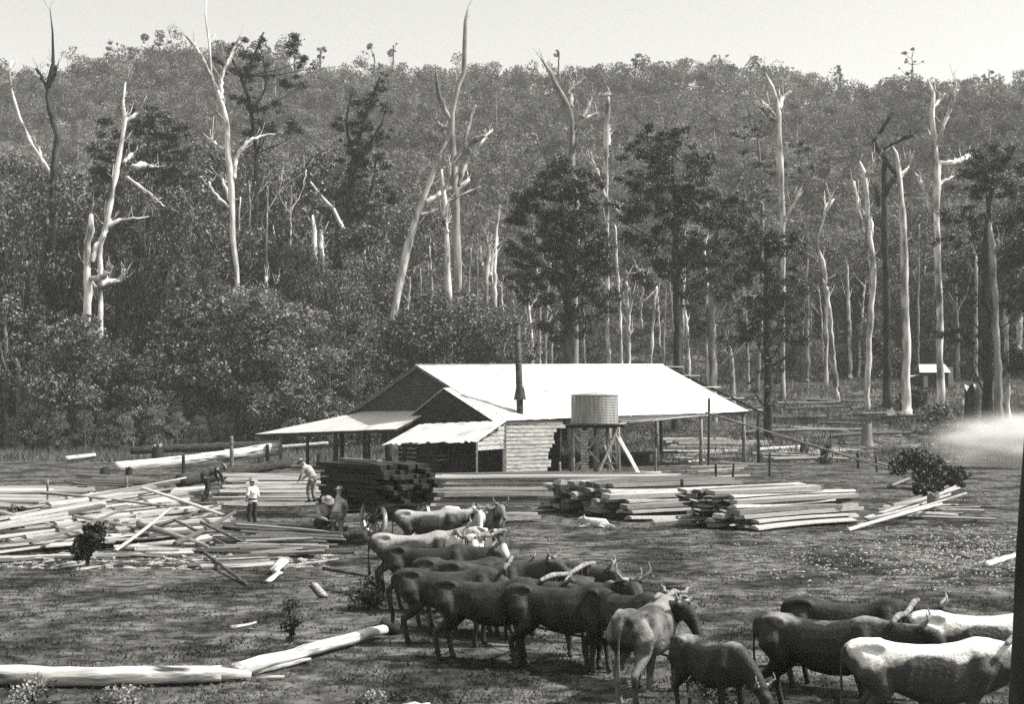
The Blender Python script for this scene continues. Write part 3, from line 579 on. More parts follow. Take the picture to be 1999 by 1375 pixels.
# ------------------------------------------------------------------ sawmill
E0 = Vector((-0.5, 91.5, 0)); AX = Vector((.7127, .7015, 0)); BX = Vector((-.7015, .7127, 0)); ML, MW = 26.4, 16.8
def S(s, t, z): v = E0 + AX * s + BX * t; return Vector((v.x, v.y, z))
def ze(s): return 3.55 + .55 * s / ML
def zr(s): return 7.2 + .65 * s / ML
def zroof(s, t): return ze(s) + (zr(s) - ze(s)) * (1 - abs(t - MW / 2) / (MW / 2))
def boards(mb, p0, p1, z0f, z1f, bh=.24, mi=0, ragged=0.0, gap=.02, clip=None):
    """horizontal overlapping boards between two plan points; z0f, z1f floor and top heights"""
    p0 = Vector(p0); p1 = Vector(p1); d = (p1 - p0); L = d.length; d.normalize(); nrm = Vector((d.y, -d.x, 0))
    z = z0f
    while z < z1f - .02:
        zt = min(z + bh, z1f); a, b = 0.0, L
        if clip: a, b = clip((z + zt) / 2, L)
        b += random.uniform(-ragged, ragged)
        if b - a > .1:
            q0 = p0 + d * a; q1 = p0 + d * b; th = random.uniform(.025, .05); o = random.uniform(0, .012)
            lo = z + gap + random.uniform(0, .01)
            vs = []
            for q in (q0, q1):
                for (zz, off) in ((lo, th + o), (zt, .012 + o), (zt, -.01), (lo, -.01)):
                    vs.append(Vector((q.x, q.y, zz)) + nrm * off)
            mb.add(vs, [(0, 1, 2, 3), (4, 7, 6, 5), (0, 4, 5, 1), (1, 5, 6, 2), (2, 6, 7, 3), (3, 7, 4, 0)], mi)
        z = zt
mill = empty('sawmill_shed', tuple(S(12, 8, 0)), 'large open sided sawmill shed with a bright white gabled iron roof and lean-to roofs', 'sawmill')
def mpart(mb, name, mats, **kw):
    o = local_build(mb, name, mats, mill); return props(o, **kw)
# main roof: sheets in strips, a little uneven, with laps
def roof_sheets(mb, corner, nu, nv, thick=.03):
    """corner(fu, fv) -> point; fu along, fv down the slope"""
    for j in range(nv):
        for i in range(nu):
            e = .008 * (i % 2) + random.uniform(-.008, .012)
            ps = [corner((i + a) / nu, (j + b) / nv) + Vector((0, 0, e + (.012 if b == 0 else .03) * 1)) for a, b in ((0, 0), (1, 0), (1, 1.03 if j < nv - 1 else 1), (0, 1.03 if j < nv - 1 else 1))]
            mb.slab(ps, thick, random.choice((0, 0, 1)))
rf = MB()
def cfront(a, b):
    s = -.35 + a * (ML + .35); t = MW / 2 * (1 - b) - .25 * b
    rag = 0.12 * math.sin(a * 40) * 0.3 * b
    return S(s, t, zroof(s, max(t, 0)) - (.1 if t < 0 else 0) + .03 * math.sin(a * 9 + b * 4) + rag * .2)
def cback(a, b):
    s = -.35 + a * (ML + .35); t = MW / 2 + b * MW / 2; return S(s, t, zroof(s, t) + .0)
roof_sheets(rf, cfront, 38, 4); roof_sheets(rf, cback, 12, 3)
roof = mpart(rf, 'roof', [M['iron'], M['iron_b']])
rc = MB(); rc.tube([S(-.4, MW / 2, zr(0) + .05), S(ML, MW / 2, zr(ML) + .05)], .09, 6); o = rc.build('ridge_cap', M['iron'], roof)
o.data.transform(Matrix.Translation(-Vector(mill.location)))
# timber frame under the roof
fr = MB()
for s in (0.05, 5.2, 10.4, 15.6, 20.8, 26.2):
    for (ta, tb) in ((-.1, MW / 2), (MW + .0, MW / 2)):
        fr.beam(S(s, ta, zroof(s, max(ta, 0)) - .18), S(s, tb, zroof(s, tb) - .14), .10, .16)
for t in (0.1, 4.2, 8.4, 12.6, 16.7):
    fr.beam(S(0, t, zroof(0, t) - .22), S(ML, t, zroof(ML, t) - .22), .12, .14)
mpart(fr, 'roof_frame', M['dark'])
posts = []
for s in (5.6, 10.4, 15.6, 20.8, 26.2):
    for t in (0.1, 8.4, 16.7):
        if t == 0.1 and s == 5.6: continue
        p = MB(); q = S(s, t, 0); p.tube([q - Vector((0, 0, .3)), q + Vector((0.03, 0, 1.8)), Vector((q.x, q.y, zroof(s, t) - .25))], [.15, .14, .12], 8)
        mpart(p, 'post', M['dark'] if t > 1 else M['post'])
# gable end (left), dark boards
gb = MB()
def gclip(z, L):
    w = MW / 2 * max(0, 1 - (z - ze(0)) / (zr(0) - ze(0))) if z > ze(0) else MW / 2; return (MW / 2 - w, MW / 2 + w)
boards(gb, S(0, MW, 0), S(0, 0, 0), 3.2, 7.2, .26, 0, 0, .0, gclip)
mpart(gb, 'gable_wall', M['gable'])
vb = MB()
vb.beam(S(-.38, MW + .2, ze(0) - .1), S(-.38, MW / 2, zr(0) + .02), .16, .06); vb.beam(S(-.38, 4.9, zroof(0, 4.9) + .02), S(-.38, MW / 2, zr(0) + .02), .06, .16)
mpart(vb, 'barge_board', M['post'])
# second lower gable in front
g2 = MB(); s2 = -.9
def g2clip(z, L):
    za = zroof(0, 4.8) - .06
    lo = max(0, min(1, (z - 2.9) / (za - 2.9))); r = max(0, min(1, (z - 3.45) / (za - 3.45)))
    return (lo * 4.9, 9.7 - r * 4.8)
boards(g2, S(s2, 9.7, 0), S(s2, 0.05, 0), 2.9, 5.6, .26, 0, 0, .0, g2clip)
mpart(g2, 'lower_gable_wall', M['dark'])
r2 = MB()
r2.slab([S(s2 - .15, -.2, 3.42), S(-.3, -.2, 3.5), S(-.3, 4.8, zroof(0, 4.8) + .03), S(s2 - .15, 4.8, zroof(0, 4.8) + .01)], .04)
r2.slab([S(s2 - .15, 4.8, zroof(0, 4.8) + .01), S(-.05, 4.8, zroof(0, 4.8) + .01), S(-.05, 9.8, 2.95), S(s2 - .15, 9.8, 2.95)], .04)
mpart(r2, 'lower_roof', M['iron'])
# lean-to roof on the left
A_, B_, C_, D_ = S(-.05, 7.15, 4.12), S(-.05, 14.65, 4.05), P(498, 848, 105.7), P(772, 838, 94)
lr = MB(); n = 9
for i in range(n):
    a, b = i / n, (i + 1) / n; e = .012 * (i % 2)
    pa, pb = A_.lerp(B_, a), A_.lerp(B_, b); qa, qb = D_.lerp(C_, a), D_.lerp(C_, b)
    lr.slab([pa + Vector((0, 0, e)), pb + Vector((0, 0, e)), qb + Vector((0, 0, e)), qa + Vector((0, 0, e))], .04)
mpart(lr, 'lean_to_roof', M['iron'])
lf = MB(); dn = Vector((0, 0, -.14))
lf.beam(C_ + dn, D_ + dn, .12, .18); lf.beam(A_.lerp(D_, .02) + dn, D_ + dn, .1, .14); lf.beam(B_.lerp(C_, .02) + dn, C_ + dn, .1, .14)
mpart(lf, 'lean_to_beam', M['dark'])
for f_ in (.04, .18, .40, .60, .80, .97):
    q = D_.lerp(C_, f_); p = MB(); r = .17 if f_ < .5 else .12
    p.tube([Vector((q.x, q.y, -.3)), Vector((q.x + .02, q.y, 1.2)), Vector((q.x, q.y, q.z - .2))], [r, r, r * .85], 8); mpart(p, 'post', M['post'] if f_ > .7 else M['dark'])
for (a, b) in ((.35, .3), (.8, .35), (.6, .02), (.3, .75)):
    q = A_.lerp(B_, a).lerp(D_.lerp(C_, a), b); p = MB(); p.tube([Vector((q.x, q.y, -.3)), Vector((q.x, q.y, q.z - .1))], .15, 8); mpart(p, 'post', M['dark'])
# small bark and iron roofed annex at the front
a0, a1, b1, b0 = P(818, 829, 93.6), P(986, 822, 90.3), P(931, 861, 86.9), P(747, 868, 92.0)
an = MB(); n = 15
for i in range(n):
    a, b = i / n, (i + 1) / n + .012; e = .03 * (i % 2)
    l1, l2 = 1 + random.uniform(-.05, .09), 1 + random.uniform(-.05, .09)
    pa, pb = a0.lerp(a1, a), a0.lerp(a1, b); qa = pa.lerp(b0.lerp(b1, a), l1); qb = pb.lerp(b0.lerp(b1, b), l2)
    m_ = Vector((0, 0, e)); an.slab([pb + m_, pa + m_, qa + m_ + Vector((0, 0, random.uniform(-.05, .05))), qb + m_], .035)
mpart(an, 'annex_roof', M['iron'])
w1 = MB(); c0 = Vector((b1.x, b1.y, 0)); c1 = S(0, -.02, 0)
def w1clip(z, L):
    f = max(0, min(1, (z - (b1.z - .12)) / (3.45 - b1.z))); return (f * L, L)
boards(w1, c0, c1, 1.62, 3.45, .30, 0, 0, .03, w1clip)
for q in (c0, c0.lerp(c1, .96)):
    w1.beam(Vector((q.x, q.y, -.2)), Vector((q.x, q.y, b1.z - .05)), .12, .12, 0, (1, 0, 0))
mpart(w1, 'annex_wall', M['board_wall'])
w2 = MB()
def w2clip(z, L): return (0, 4.0 + (1.5 if z > 3.0 else max(0, (z - 1.2)) * .45) + (.25 if int(z * 9) % 3 == 0 else 0))
boards(w2, S(0.02, -.05, 0), S(5.5, -.05, 0), 0.05, 3.48, .26, 0, .12, .035, w2clip)
w2.beam(S(0, -.1, -.2), S(0, -.1, 3.5), .14, .14, 0, (1, 0, 0))
mpart(w2, 'slab_wall', M['board_wall'])
# dark inner walls added to stand in for the shed's shade; floor clutter
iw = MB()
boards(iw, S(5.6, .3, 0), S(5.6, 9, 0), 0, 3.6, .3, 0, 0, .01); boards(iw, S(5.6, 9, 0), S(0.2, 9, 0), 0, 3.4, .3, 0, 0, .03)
mpart(iw, 'added_dark_wall', M['dark']); iw = MB()
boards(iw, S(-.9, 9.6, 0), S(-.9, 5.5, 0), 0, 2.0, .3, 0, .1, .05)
mpart(iw, 'added_dark_wall', M['dark']); iw = MB()
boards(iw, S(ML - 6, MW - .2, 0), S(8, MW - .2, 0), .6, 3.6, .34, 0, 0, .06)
mpart(iw, 'added_dark_wall', M['dark'])
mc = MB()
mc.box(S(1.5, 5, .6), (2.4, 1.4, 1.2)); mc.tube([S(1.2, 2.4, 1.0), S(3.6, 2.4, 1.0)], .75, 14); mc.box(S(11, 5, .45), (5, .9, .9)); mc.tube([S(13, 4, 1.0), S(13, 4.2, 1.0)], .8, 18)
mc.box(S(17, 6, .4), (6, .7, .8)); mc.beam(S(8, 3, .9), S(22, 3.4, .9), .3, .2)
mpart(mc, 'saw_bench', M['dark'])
# bare rafters and purlin ends beyond the right verge
for (t, u0) in ((8.3, 0), (6.6, 0), (4.4, .1), (2.4, .1), (0.3, .2)):
    p = MB(); z = zroof(ML, t) - .08; p.tube([S(ML - .4, t, z), S(ML + 2.3 + random.uniform(-.3, .5), t - .15, z + .03)], [.07, .055], 6); mpart(p, 'purlin', M['plank'])
p = MB(); p.beam(S(ML + 1.2, MW / 2, zr(ML) - .25), S(ML + 1.2, -1.0, ze(ML) - .3), .14, .16)
p.beam(S(ML + 1.2, MW / 2, zr(ML) - .25), S(ML + 1.2, MW, ze(ML) - .3), .14, .16); mpart(p, 'rafter', M['dark'])
p = MB(); q = S(ML + 1.2, -.3, 0); p.tube([q - Vector((0, 0, .2)), Vector((q.x, q.y, ze(ML) - .2))], .12, 8); mpart(p, 'post', M['dark'])
for k in range(6):      # poles laid along under the eave
    a = P(1205 + random.uniform(-8, 30), 829 - k * 2.2, 93 + k * .6); b = P(1385 + random.uniform(-30, 20), 812 - k * .8 + random.uniform(-2, 2), 102 + k * .6)
    p = MB(); q, rr = resample([a, a.lerp(b, .5) + Vector((0, 0, random.uniform(-.05, .1))), b], [.07, .06, .045], .01); p.tube(q, rr, 6); mpart(p, 'eave_pole', M['plank'] if k % 2 == 0 else M['plank_dark'])

# chimney stack stands through the roof
ch = empty('chimney_stack', tuple(P(1015, 757, 93.6).xy) + (0,), 'tall thin dark iron chimney pipe rising through the front slope of the white roof', 'chimney')
c = MB(); q = Vector(ch.location); c.tube([q + Vector((0, 0, .0)), q + Vector((0, 0, 4.4)), q + Vector((-.18, 0, 9.95))], [.23, .23, .21], 14)
local_build(c, 'pipe', M['stack'], ch)
c = MB()
for z in (6.0, 7.4, 8.8, 9.9): c.tube([q + Vector((-.18 * (z - 4.4) / 5.5, 0, z)), q + Vector((-.18 * (z - 4.4) / 5.5, 0, z + .06))], .245, 14)
local_build(c, 'band', M['stack'], ch)
c = MB(); zq = 5.35; c.tube([q + Vector((0, 0, zq - .5)), q + Vector((0, 0, zq + .35))], [.42, .26], 12, False); local_build(c, 'flashing', M['stack'], ch)

# ------------------------------------------------------------------ water tank on its stand
tkc = P(1161, 900, 89.5); tkc.z = 0
tk = empty('water_tank', (tkc.x, tkc.y, 3.28), 'round corrugated iron water tank standing on tall timber legs before the roof', 'water tank')
t = MB(); pr = []
for i in range(73): pr.append((3.30 + 1.8 * i / 72, 1.50 + .022 * math.sin(i * math.pi * 2 / 4)))
n = 40; vs = [(tkc.x + r * math.cos(2 * math.pi * k / n), tkc.y + r * math.sin(2 * math.pi * k / n), z) for z, r in pr for k in range(n)]
t.add(vs, [(i * n + k, i * n + (k + 1) % n, (i + 1) * n + (k + 1) % n, (i + 1) * n + k) for i in range(72) for k in range(n)] + [tuple(range(n - 1, -1, -1))], 0, True)
local_build(t, 'tank_wall', M['tank'], tk)
t = MB(); t.tube([(tkc.x, tkc.y, 5.1), (tkc.x, tkc.y, 5.14), (tkc.x, tkc.y, 5.3)], [1.54, 1.5, .3], 40); local_build(t, 'tank_lid', M['tank'], tk)
st = empty('tank_stand', (tkc.x, tkc.y, 0), 'rough timber stand of legs and crossed braces carrying the iron tank', 'tank stand')
t = MB()
for k in range(9): t.box((tkc.x - 1.6 + k * .4, tkc.y, 3.24), (.34, 3.5, .07))
local_build(t, 'deck', M['plank_dark'], st)
t = MB()
for y in (-1.3, 0, 1.3): t.beam((tkc.x - 1.75, tkc.y + y, 3.12), (tkc.x + 1.75, tkc.y + y, 3.12), .16, .16)
local_build(t, 'joist', M['dark'], st)
for (x, y) in ((-1.35, -1.3), (0.1, -1.3), (1.35, -1.3), (-1.35, 1.3), (0.1, 1.3), (1.35, 1.3), (-.7, 0), (.8, 0)):
    t = MB(); t.tube([(tkc.x + x * 1.1, tkc.y + y, -.3), (tkc.x + x, tkc.y + y, 3.05)], [.12, .10], 8); local_build(t, 'leg', M['post'] if (x + y) % 2 else M['dark'], st)
for (x0, z0, x1, z1, y) in ((-1.4, .2, .1, 2.6, -1.42), (-1.4, 2.7, .2, .9, -1.42), (.1, .4, 1.4, 2.7, -1.42), (-1.3, .5, 1.3, 2.4, 1.42), (.2, 2.6, 1.4, .8, -1.46)):
    t = MB(); t.beam((tkc.x + x0, tkc.y + y, z0), (tkc.x + x1, tkc.y + y, z1), .05, .11); local_build(t, 'brace', M['plank'], st)
t = MB(); boards(t, (tkc.x - .95, tkc.y - 1.38, 0), (tkc.x - .45, tkc.y - 1.38, 0), .1, 2.9, .2, 0, .04, .04); local_build(t, 'screen_boards', M['board_wall'], st)

lad = empty('trestle_ladder', tuple(P(1190, 931, 87)), 'pale A-shaped timber trestle ladder leaning under the tank', 'ladder')
a = P(1166, 931, 86.5); b = P(1207, 835, 87.6); c_ = P(1211, 931, 86.5); d_ = P(1209, 835, 87.6)
for (p, q) in ((a, b), (c_, d_)):
    t = MB(); t.beam(p, q, .09, .13); local_build(t, 'rail', M['plank'], lad)
for f_ in (.12, .27, .50, .66):
    t = MB(); t.beam(a.lerp(b, f_), c_.lerp(d_, f_), .07, .10); local_build(t, 'rung', M['plank'], lad)
t = MB(); t.beam(P(1180, 870, 87.3), P(1200, 928, 86.6), .06, .09); local_build(t, 'brace', M['plank'], lad)

PLANKS = []
def plank_mesh(kind, k):
    """unit long (x from -.5 to .5), unit wide, unit thick, slightly bent"""
    mb = MB(); n = 5; bend = random.uniform(-.5, .5); bz = random.uniform(-.35, .35); vs = []
    if kind == 'board': sec = [(-.5, -.5), (.5, -.5), (.5, .5), (-.5, .5)]
    elif kind == 'slab': sec = [(-.5, -.3), (.5, -.3), (.42, .15), (.15, .5), (-.18, .47), (-.45, .1)]
    else: sec = [(.5 * math.cos(a * math.pi / 4), .5 * math.sin(a * math.pi / 4)) for a in range(8)]
    m = len(sec)
    for i in range(n + 1):
        x = i / n - .5; f = 1 - 4 * x * x; tp = 1 - (.22 * (x + .5) if kind != 'board' else .05 * (x + .5)) + random.uniform(-.05, .05)
        for (a, b) in sec: vs.append((x + (random.uniform(-.006, .006) if i in (0, n) else 0), a * tp + bend * f, b * tp + bz * f))
    fs = [(i * m + j, (i + 1) * m + j, (i + 1) * m + (j + 1) % m, i * m + (j + 1) % m) for i in range(n) for j in range(m)]
    fs += [tuple(range(m)), tuple(n * m + j for j in range(m - 1, -1, -1))]
    mb.add(vs, fs, 0, kind == 'pole'); return mb
PM = {}
for kd in ('board', 'slab', 'pole'):
    for mt in ('plank', 'plank_dark', 'log', 'dark'): PM[kd, mt] = [plank_mesh(kd, k).mesh(kd, M[mt]) for k in range(6)]
def plank(a, b, w, th, kind='board', mt='plank', label='', group=None, roll=None, name=None, cat=None):
    a = Vector(a); b = Vector(b); d = b - a; L = d.length
    o = bpy.data.objects.new(name or {'board': 'sawn_plank', 'slab': 'rough_plank', 'pole': 'timber_pole'}[kind], random.choice(PM[kind, mt])); link(o)
    q = d.to_track_quat('X', 'Z') @ Quaternion((1, 0, 0), roll if roll is not None else random.uniform(-.12, .12))
    o.rotation_mode = 'QUATERNION'; o.rotation_quaternion = q; o.location = (a + b) / 2; o.scale = (L, w, th)
    props(o, label, cat or {'board': 'board', 'slab': 'plank', 'pole': 'pole'}[kind], group); return o
def stack(u, v, ang, length, width, height, nl, na, label, group, mt='plank', jit=.25, kinds=('board', 'slab'), inner=False, taper=.0, endfrac=None, z0=.06):
    """timber stack: boards run at ang degrees from the front left corner seen at (u, v); only its visible shell is piled"""
    o = GP(u, v); A = Vector((math.cos(R(ang)), math.sin(R(ang)), 0)); B = Vector((-A.y, A.x, 0)); lh = height / nl; wd = width / na
    for l in range(nl):
        ins = taper * l * wd
        for c in range(na):
            if not (l >= nl - 1 or c == 0 or inner or c < taper * nl): continue
            s0 = random.uniform(-jit, jit); L = length * random.uniform(.82, 1.06)
            z = z0 + (l + .5) * lh + random.uniform(-.012, .012)
            off = B * (ins + (c + .5) * (width - ins * 1.15) / na)
            p = o + A * s0 + off + Vector((0, 0, z)); q = o + A * (s0 + L) + off + B * random.uniform(-.25, .25) + Vector((0, 0, z + random.uniform(-.03, .04)))
            plank(p, q, wd * random.uniform(.88, 1.0), lh * random.uniform(.82, .97), random.choice(kinds), 'plank_dark' if (c > 0 and random.random() < .55) else mt, label, group)  # darker wood behind the front row paints the shade of the end faces
def fam(n, A0, A1, B0, B1, w, th, label, group, mt='plank', jit=(6, 5, .4), kinds=('board', 'slab'), cut=.35, bias=1.0, lift=0):
    """n loose pieces swept from A0-B0 (front) to A1-B1 (back); corners are (u, v, D)"""
    A0, A1, B0, B1 = [P(*k) for k in (A0, A1, B0, B1)]
    for i in range(n):
        t = ((i + random.random()) / n) ** bias; a = A0.lerp(A1, t); b = B0.lerp(B1, t); s0 = random.uniform(0, cut); s1 = 1 - random.uniform(0, cut)
        if random.random() < .3: s0 = 0
        k = a.y / F
        j = lambda: Vector((random.uniform(-1, 1) * jit[0] * k, random.uniform(-1, 1) * jit[2], random.uniform(-1, 1) * jit[1] * k))
        p = a.lerp(b, s0) + j(); q = a.lerp(b, s1) + j()
        for r in (p, q): r.z = max(r.z, .06 + terrain(r.x, r.y) + lift)
        plank(p, q, random.uniform(*w), random.uniform(*th), random.choice(kinds), mt if random.random() < .85 else 'plank_dark', label, group, roll=random.uniform(-.4, .4))

g = 'loose sawn slabs in the left heap'; l = 'pale sawn slab lying in the big sprawling heap at the left of the yard'
fam(46, (-60, 1088, 39.5), (110, 985, 47), (330, 1040, 43.5), (420, 950, 55), (.16, .34), (.07, .14), l, g, jit=(14, 6, .5))
fam(26, (-60, 1040, 41), (60, 985, 50), (180, 1000, 44), (400, 930, 58), (.16, .30), (.07, .13), l, g, jit=(14, 5, .5))
fam(24, (190, 1095, 39.2), (230, 1010, 45), (440, 1085, 40.5), (460, 985, 50), (.14, .30), (.06, .12), l, g, jit=(12, 6, .5))
fam(16, (-40, 1100, 38.8), (150, 1092, 40), (160, 1086, 39.4), (420, 1090, 40), (.12, .26), (.05, .10), l, g, jit=(30, 7, .6), lift=.0)
for (a, b) in (((60, 1075, 40), (250, 985, 45)), ((230, 1080, 40), (330, 1000, 44)), ((20, 1000, 46), (200, 1060, 41.5)), ((130, 1010, 45), (350, 1050, 42)), ((300, 960, 50), (430, 1010, 45)), ((280, 1035, 43), (420, 985, 48)), ((100, 960, 50), (300, 1000, 46)), ((360, 1070, 41), (440, 1010, 45))):
    for _ in range(1):
        j = lambda: random.uniform(-22, 22)
        p = P(a[0] + j(), a[1] + j() * .4, a[2]); q = P(b[0] + j(), b[1] + j() * .4, b[2])
        for r in (p, q): r.z = max(r.z + .08, .08)
        plank(p, q, random.uniform(.12, .22), random.uniform(.07, .13), random.choice(('pole', 'slab')), random.choice(('plank', 'plank', 'plank_dark')), 'rough piece lying crosswise over the big sprawling heap at the left', 'crosswise pieces on the left heap')
g = 'slabs of the bright stack at far left'; l = 'bleached slab in the long low stack at the far left edge of the yard'
fam(16, (-80, 985, 60), (-60, 952, 66), (190, 985, 61), (180, 952, 68), (.25, .45), (.08, .15), l, g, jit=(10, 3, .4), cut=.15)
g = 'boards of the stack behind the standing man'; l = 'pale board in the long stack that runs behind the standing man'
fam(26, (420, 985, 54), (430, 925, 63), (650, 985, 54), (660, 928, 62), (.22, .42), (.08, .15), l, g, jit=(18, 3, .4), cut=.25)
g = 'dark boards beside the team'; l = 'dark edged board in the low heap between the standing man and the bullocks'
fam(26, (385, 1090, 40), (450, 1022, 47), (700, 1092, 40), (690, 1035, 46), (.16, .30), (.06, .12), l, g, mt='plank_dark', jit=(16, 5, .5), cut=.4, kinds=('board',))
g = 'narrow boards over the dark heap'; l = 'pale narrow board lying across the dark heap beside the bullocks'
fam(9, (440, 1085, 39.6), (460, 1028, 45), (640, 1075, 39.8), (690, 1045, 44), (.10, .18), (.05, .08), l, g, jit=(16, 4, .5), cut=.35, kinds=('board',))
g = 'slabs thrown at the front of the left heap'; l = 'pale slab thrown on the grass at the front edge of the left heap'
fam(9, (385, 1122, 36.5), (380, 1095, 38.8), (560, 1110, 37.4), (540, 1085, 39.5), (.12, .26), (.05, .10), l, g, jit=(14, 3, .3), cut=.2)
# stacks from the middle to the right
stack(846, 1021, 3, 4.4, 1.6, 1.05, 6, 5, 'board in the shaded fronted stack just right of the wagon load', 'boards of the stack right of the wagon', jit=.4)
stack(832, 988, 9, 12.5, 2.2, 1.25, 5, 6, 'long pale pole in the long stack before the slab wall', 'poles of the long stack before the mill', kinds=('slab', 'pole'), jit=.9)
stack(1240, 1020, 30, 6.6, 6.6, 1.30, 7, 12, 'board in the tall middle stack with ragged dark ends', 'boards of the middle stack', jit=.5, inner=True, taper=.55)
stack(1478, 1041, 38, 6.6, 3.6, 1.30, 8, 7, 'pale board in the tall stack with a dark end face right of the middle', 'boards of the right hand stack', jit=.45, inner=True, kinds=('slab', 'pole', 'board'), taper=.50)
g = 'pale poles scattered at the right end of the stacks'; l = 'pale pole scattered on the grass at the right end of the stacks'
fam(11, (1660, 1040, 48), (1720, 990, 58), (1860, 985, 54), (1900, 935, 68), (.10, .22), (.08, .14), l, g, jit=(12, 5, .6), kinds=('pole', 'slab'))
fam(13, (1690, 1008, 54), (1740, 985, 60), (1940, 1018, 52), (1940, 985, 60), (.14, .26), (.07, .12), l, g, jit=(20, 4, .6), kinds=('pole', 'slab'), cut=.45)
fam(9, (1275, 1030, 50), (1290, 1000, 56), (1400, 1018, 52), (1420, 1000, 56), (.12, .2), (.06, .1), 'pale lath lying before the middle stack', 'laths before the middle stack', jit=(8, 3, .4))
# wood seen under and behind the right part of the shed
g = 'logs and slabs behind the open shed'; l = 'pale slab in the heap seen beneath the open right half of the shed roof'
fam(20, (1300, 905, 112), (1310, 858, 122), (1440, 902, 112), (1500, 862, 124), (.3, .5), (.15, .25), l, g, jit=(20, 4, .8))
fam(9, (1340, 935, 84), (1370, 905, 100), (1480, 925, 86), (1490, 905, 100), (.2, .3), (.1, .2), l, g, jit=(20, 4, .8), cut=.4)
fam(12, (1450, 895, 112), (1460, 878, 122), (1660, 898, 112), (1690, 885, 120), (.25, .4), (.15, .25), 'pale pole in the low heap right of the shed end post', 'poles right of the shed', jit=(16, 3, .8), kinds=('pole',))
g = 'fallen trunks in the far clearing'; l = 'weathered fallen trunk lying in the far clearing right of the mill'
for (u, v, D, L, a) in [(1540, 848, 128, 9, 4), (1620, 846, 130, 7, -3), (1700, 850, 126, 8, 5), (1560, 822, 138, 6, 2), (1600, 800, 146, 8, 6), (1640, 786, 152, 7, -4), (1720, 812, 141, 6, 3), (1580, 788, 150, 7, 3), (1780, 824, 138, 6, 0), (1530, 868, 118, 5, 8), (1650, 832, 133, 5, -6), (1690, 798, 146, 4, 9)]:
    x = (u - CU) * D / F; dx = L / 2 * math.cos(R(a * 3)); dy = L / 2 * math.sin(R(a * 3))
    p = Vector((x - dx, D - dy, tz(x - dx, D - dy) + .2)); q = Vector((x + dx, D + dy, tz(x + dx, D + dy) + .2))
    plank(p, q, random.uniform(.3, .5), random.uniform(.25, .4), 'pole', random.choice(['plank', 'plank_dark', 'plank']), l, g, name='fallen_trunk', cat='fallen trunk')
# single pieces, each with its own look
def one(a, b, r0, r1, label, name='log', cat='log', mt='log', n=12, wob=.02, squash=1.0, mid=None, ends=None):
    a = Vector(a); b = Vector(b); root_pts = [a] + ([Vector(m) for m in mid] if mid else [a.lerp(b, .5)]) + [b]
    rr = [r0 + (r1 - r0) * i / (len(root_pts) - 1) for i in range(len(root_pts))]
    loc = a.lerp(b, .5); mb = MB(); q, rad = resample(root_pts, rr, wob * .6, None, .035); mb.tube(q, rad, n, squash=squash)
    d = (b - a).to_track_quat('X', 'Z').to_matrix().to_4x4(); me_v = [tuple(d.inverted() @ (Vector(v) - loc)) for v in mb.v]; mb.v = me_v
    o = mb.build(name, M[mt], None); o.location = loc; o.rotation_euler = d.to_euler(); props(o, label, cat); return o
def flatp(u, v, dz): D = H * F / (v - CV); p = P(u, v, D); p.z = tz(p.x, p.y) + dz; return p
one(flatp(-330, 1338, .17), flatp(432, 1336, .16), .175, .125, 'big white peeled log lying along the grass in the left foreground', mid=[flatp(-60, 1341, .17), flatp(200, 1344, .17)])
one(flatp(425, 1334, .13), flatp(490, 1330, .09), .115, .05, 'thin broken pale end piece between the two foreground logs')
one(flatp(462, 1328, .15), flatp(748, 1248, .15), .16, .12, 'split pale log slanting up to the right behind the first foreground log', mt='log', squash=.75, wob=.03)
one(flatp(475, 1325, .06), flatp(605, 1296, .05), .05, .035, 'thin pale stave lying against the split foreground log', 'stave', 'stave', 'plank')
one(flatp(500, 1332, .04), flatp(555, 1328, .04), .035, .03, 'short pale offcut in front of the split log', 'offcut', 'offcut', 'plank')
one(flatp(575, 1262, .05), flatp(655, 1262, .05), .04, .035, 'short pale billet on the grass behind the split log', 'billet', 'billet', 'plank')
one(flatp(452, 1232, .04), flatp(500, 1222, .04), .04, .02, 'thin pale stick lying alone on the grass in the left foreground', 'stick', 'stick', 'plank')
one(flatp(612, 1145, .05), flatp(634, 1168, .05), .10, .10, 'short pale flat board lying alone left of the small bushes', 'loose_plank', 'plank', 'plank', n=4, squash=.3, wob=0)
one(flatp(748, 1240, .14), flatp(775, 1242, .13), .16, .14, 'dark charred log end at the upper end of the split log', mt='dark')
one(P(340, 1015, 43.5), flatp(442, 1072, .1), .05, .05, 'dark thin pole leaning down the left heap, left of its twin', 'pole', 'pole', 'plank_dark')
one(P(392, 1020, 43.0), flatp(497, 1076, .1), .05, .045, 'dark thin pole leaning down the left heap, right of its twin', 'pole', 'pole', 'plank_dark')
one(P(270, 1022, 43), P(405, 1068, 41.4), .11, .06, 'pale pointed pole lying across the front of the left heap', 'pole', 'pole', 'plank')
one(flatp(400, 1096, .22), flatp(482, 1146, .03), .055, .04, 'dark pole sloping from the slabs down onto the grass', 'pole', 'pole', 'plank_dark')
one(flatp(545, 1112, .04), flatp(660, 1094, .04), .05, .04, 'thin pale rail lying on the grass before the dark heap', 'rail', 'rail', 'plank')
one(flatp(632, 1112, .04), flatp(720, 1128, .04), .05, .04, 'dark rail lying on the grass beside the bushes', 'rail', 'rail', 'plank_dark')
one(flatp(522, 1141, .05), flatp(545, 1124, .08), .10, .11, 'short white board end lying below the slabs', 'board_end', 'board end', 'log', n=4, squash=.4, wob=0)
one(flatp(534, 1124, .12), flatp(553, 1112, .22), .13, .15, 'white round billet end leaning up on the slabs', 'billet', 'billet', 'log', n=9, squash=.6, wob=0)
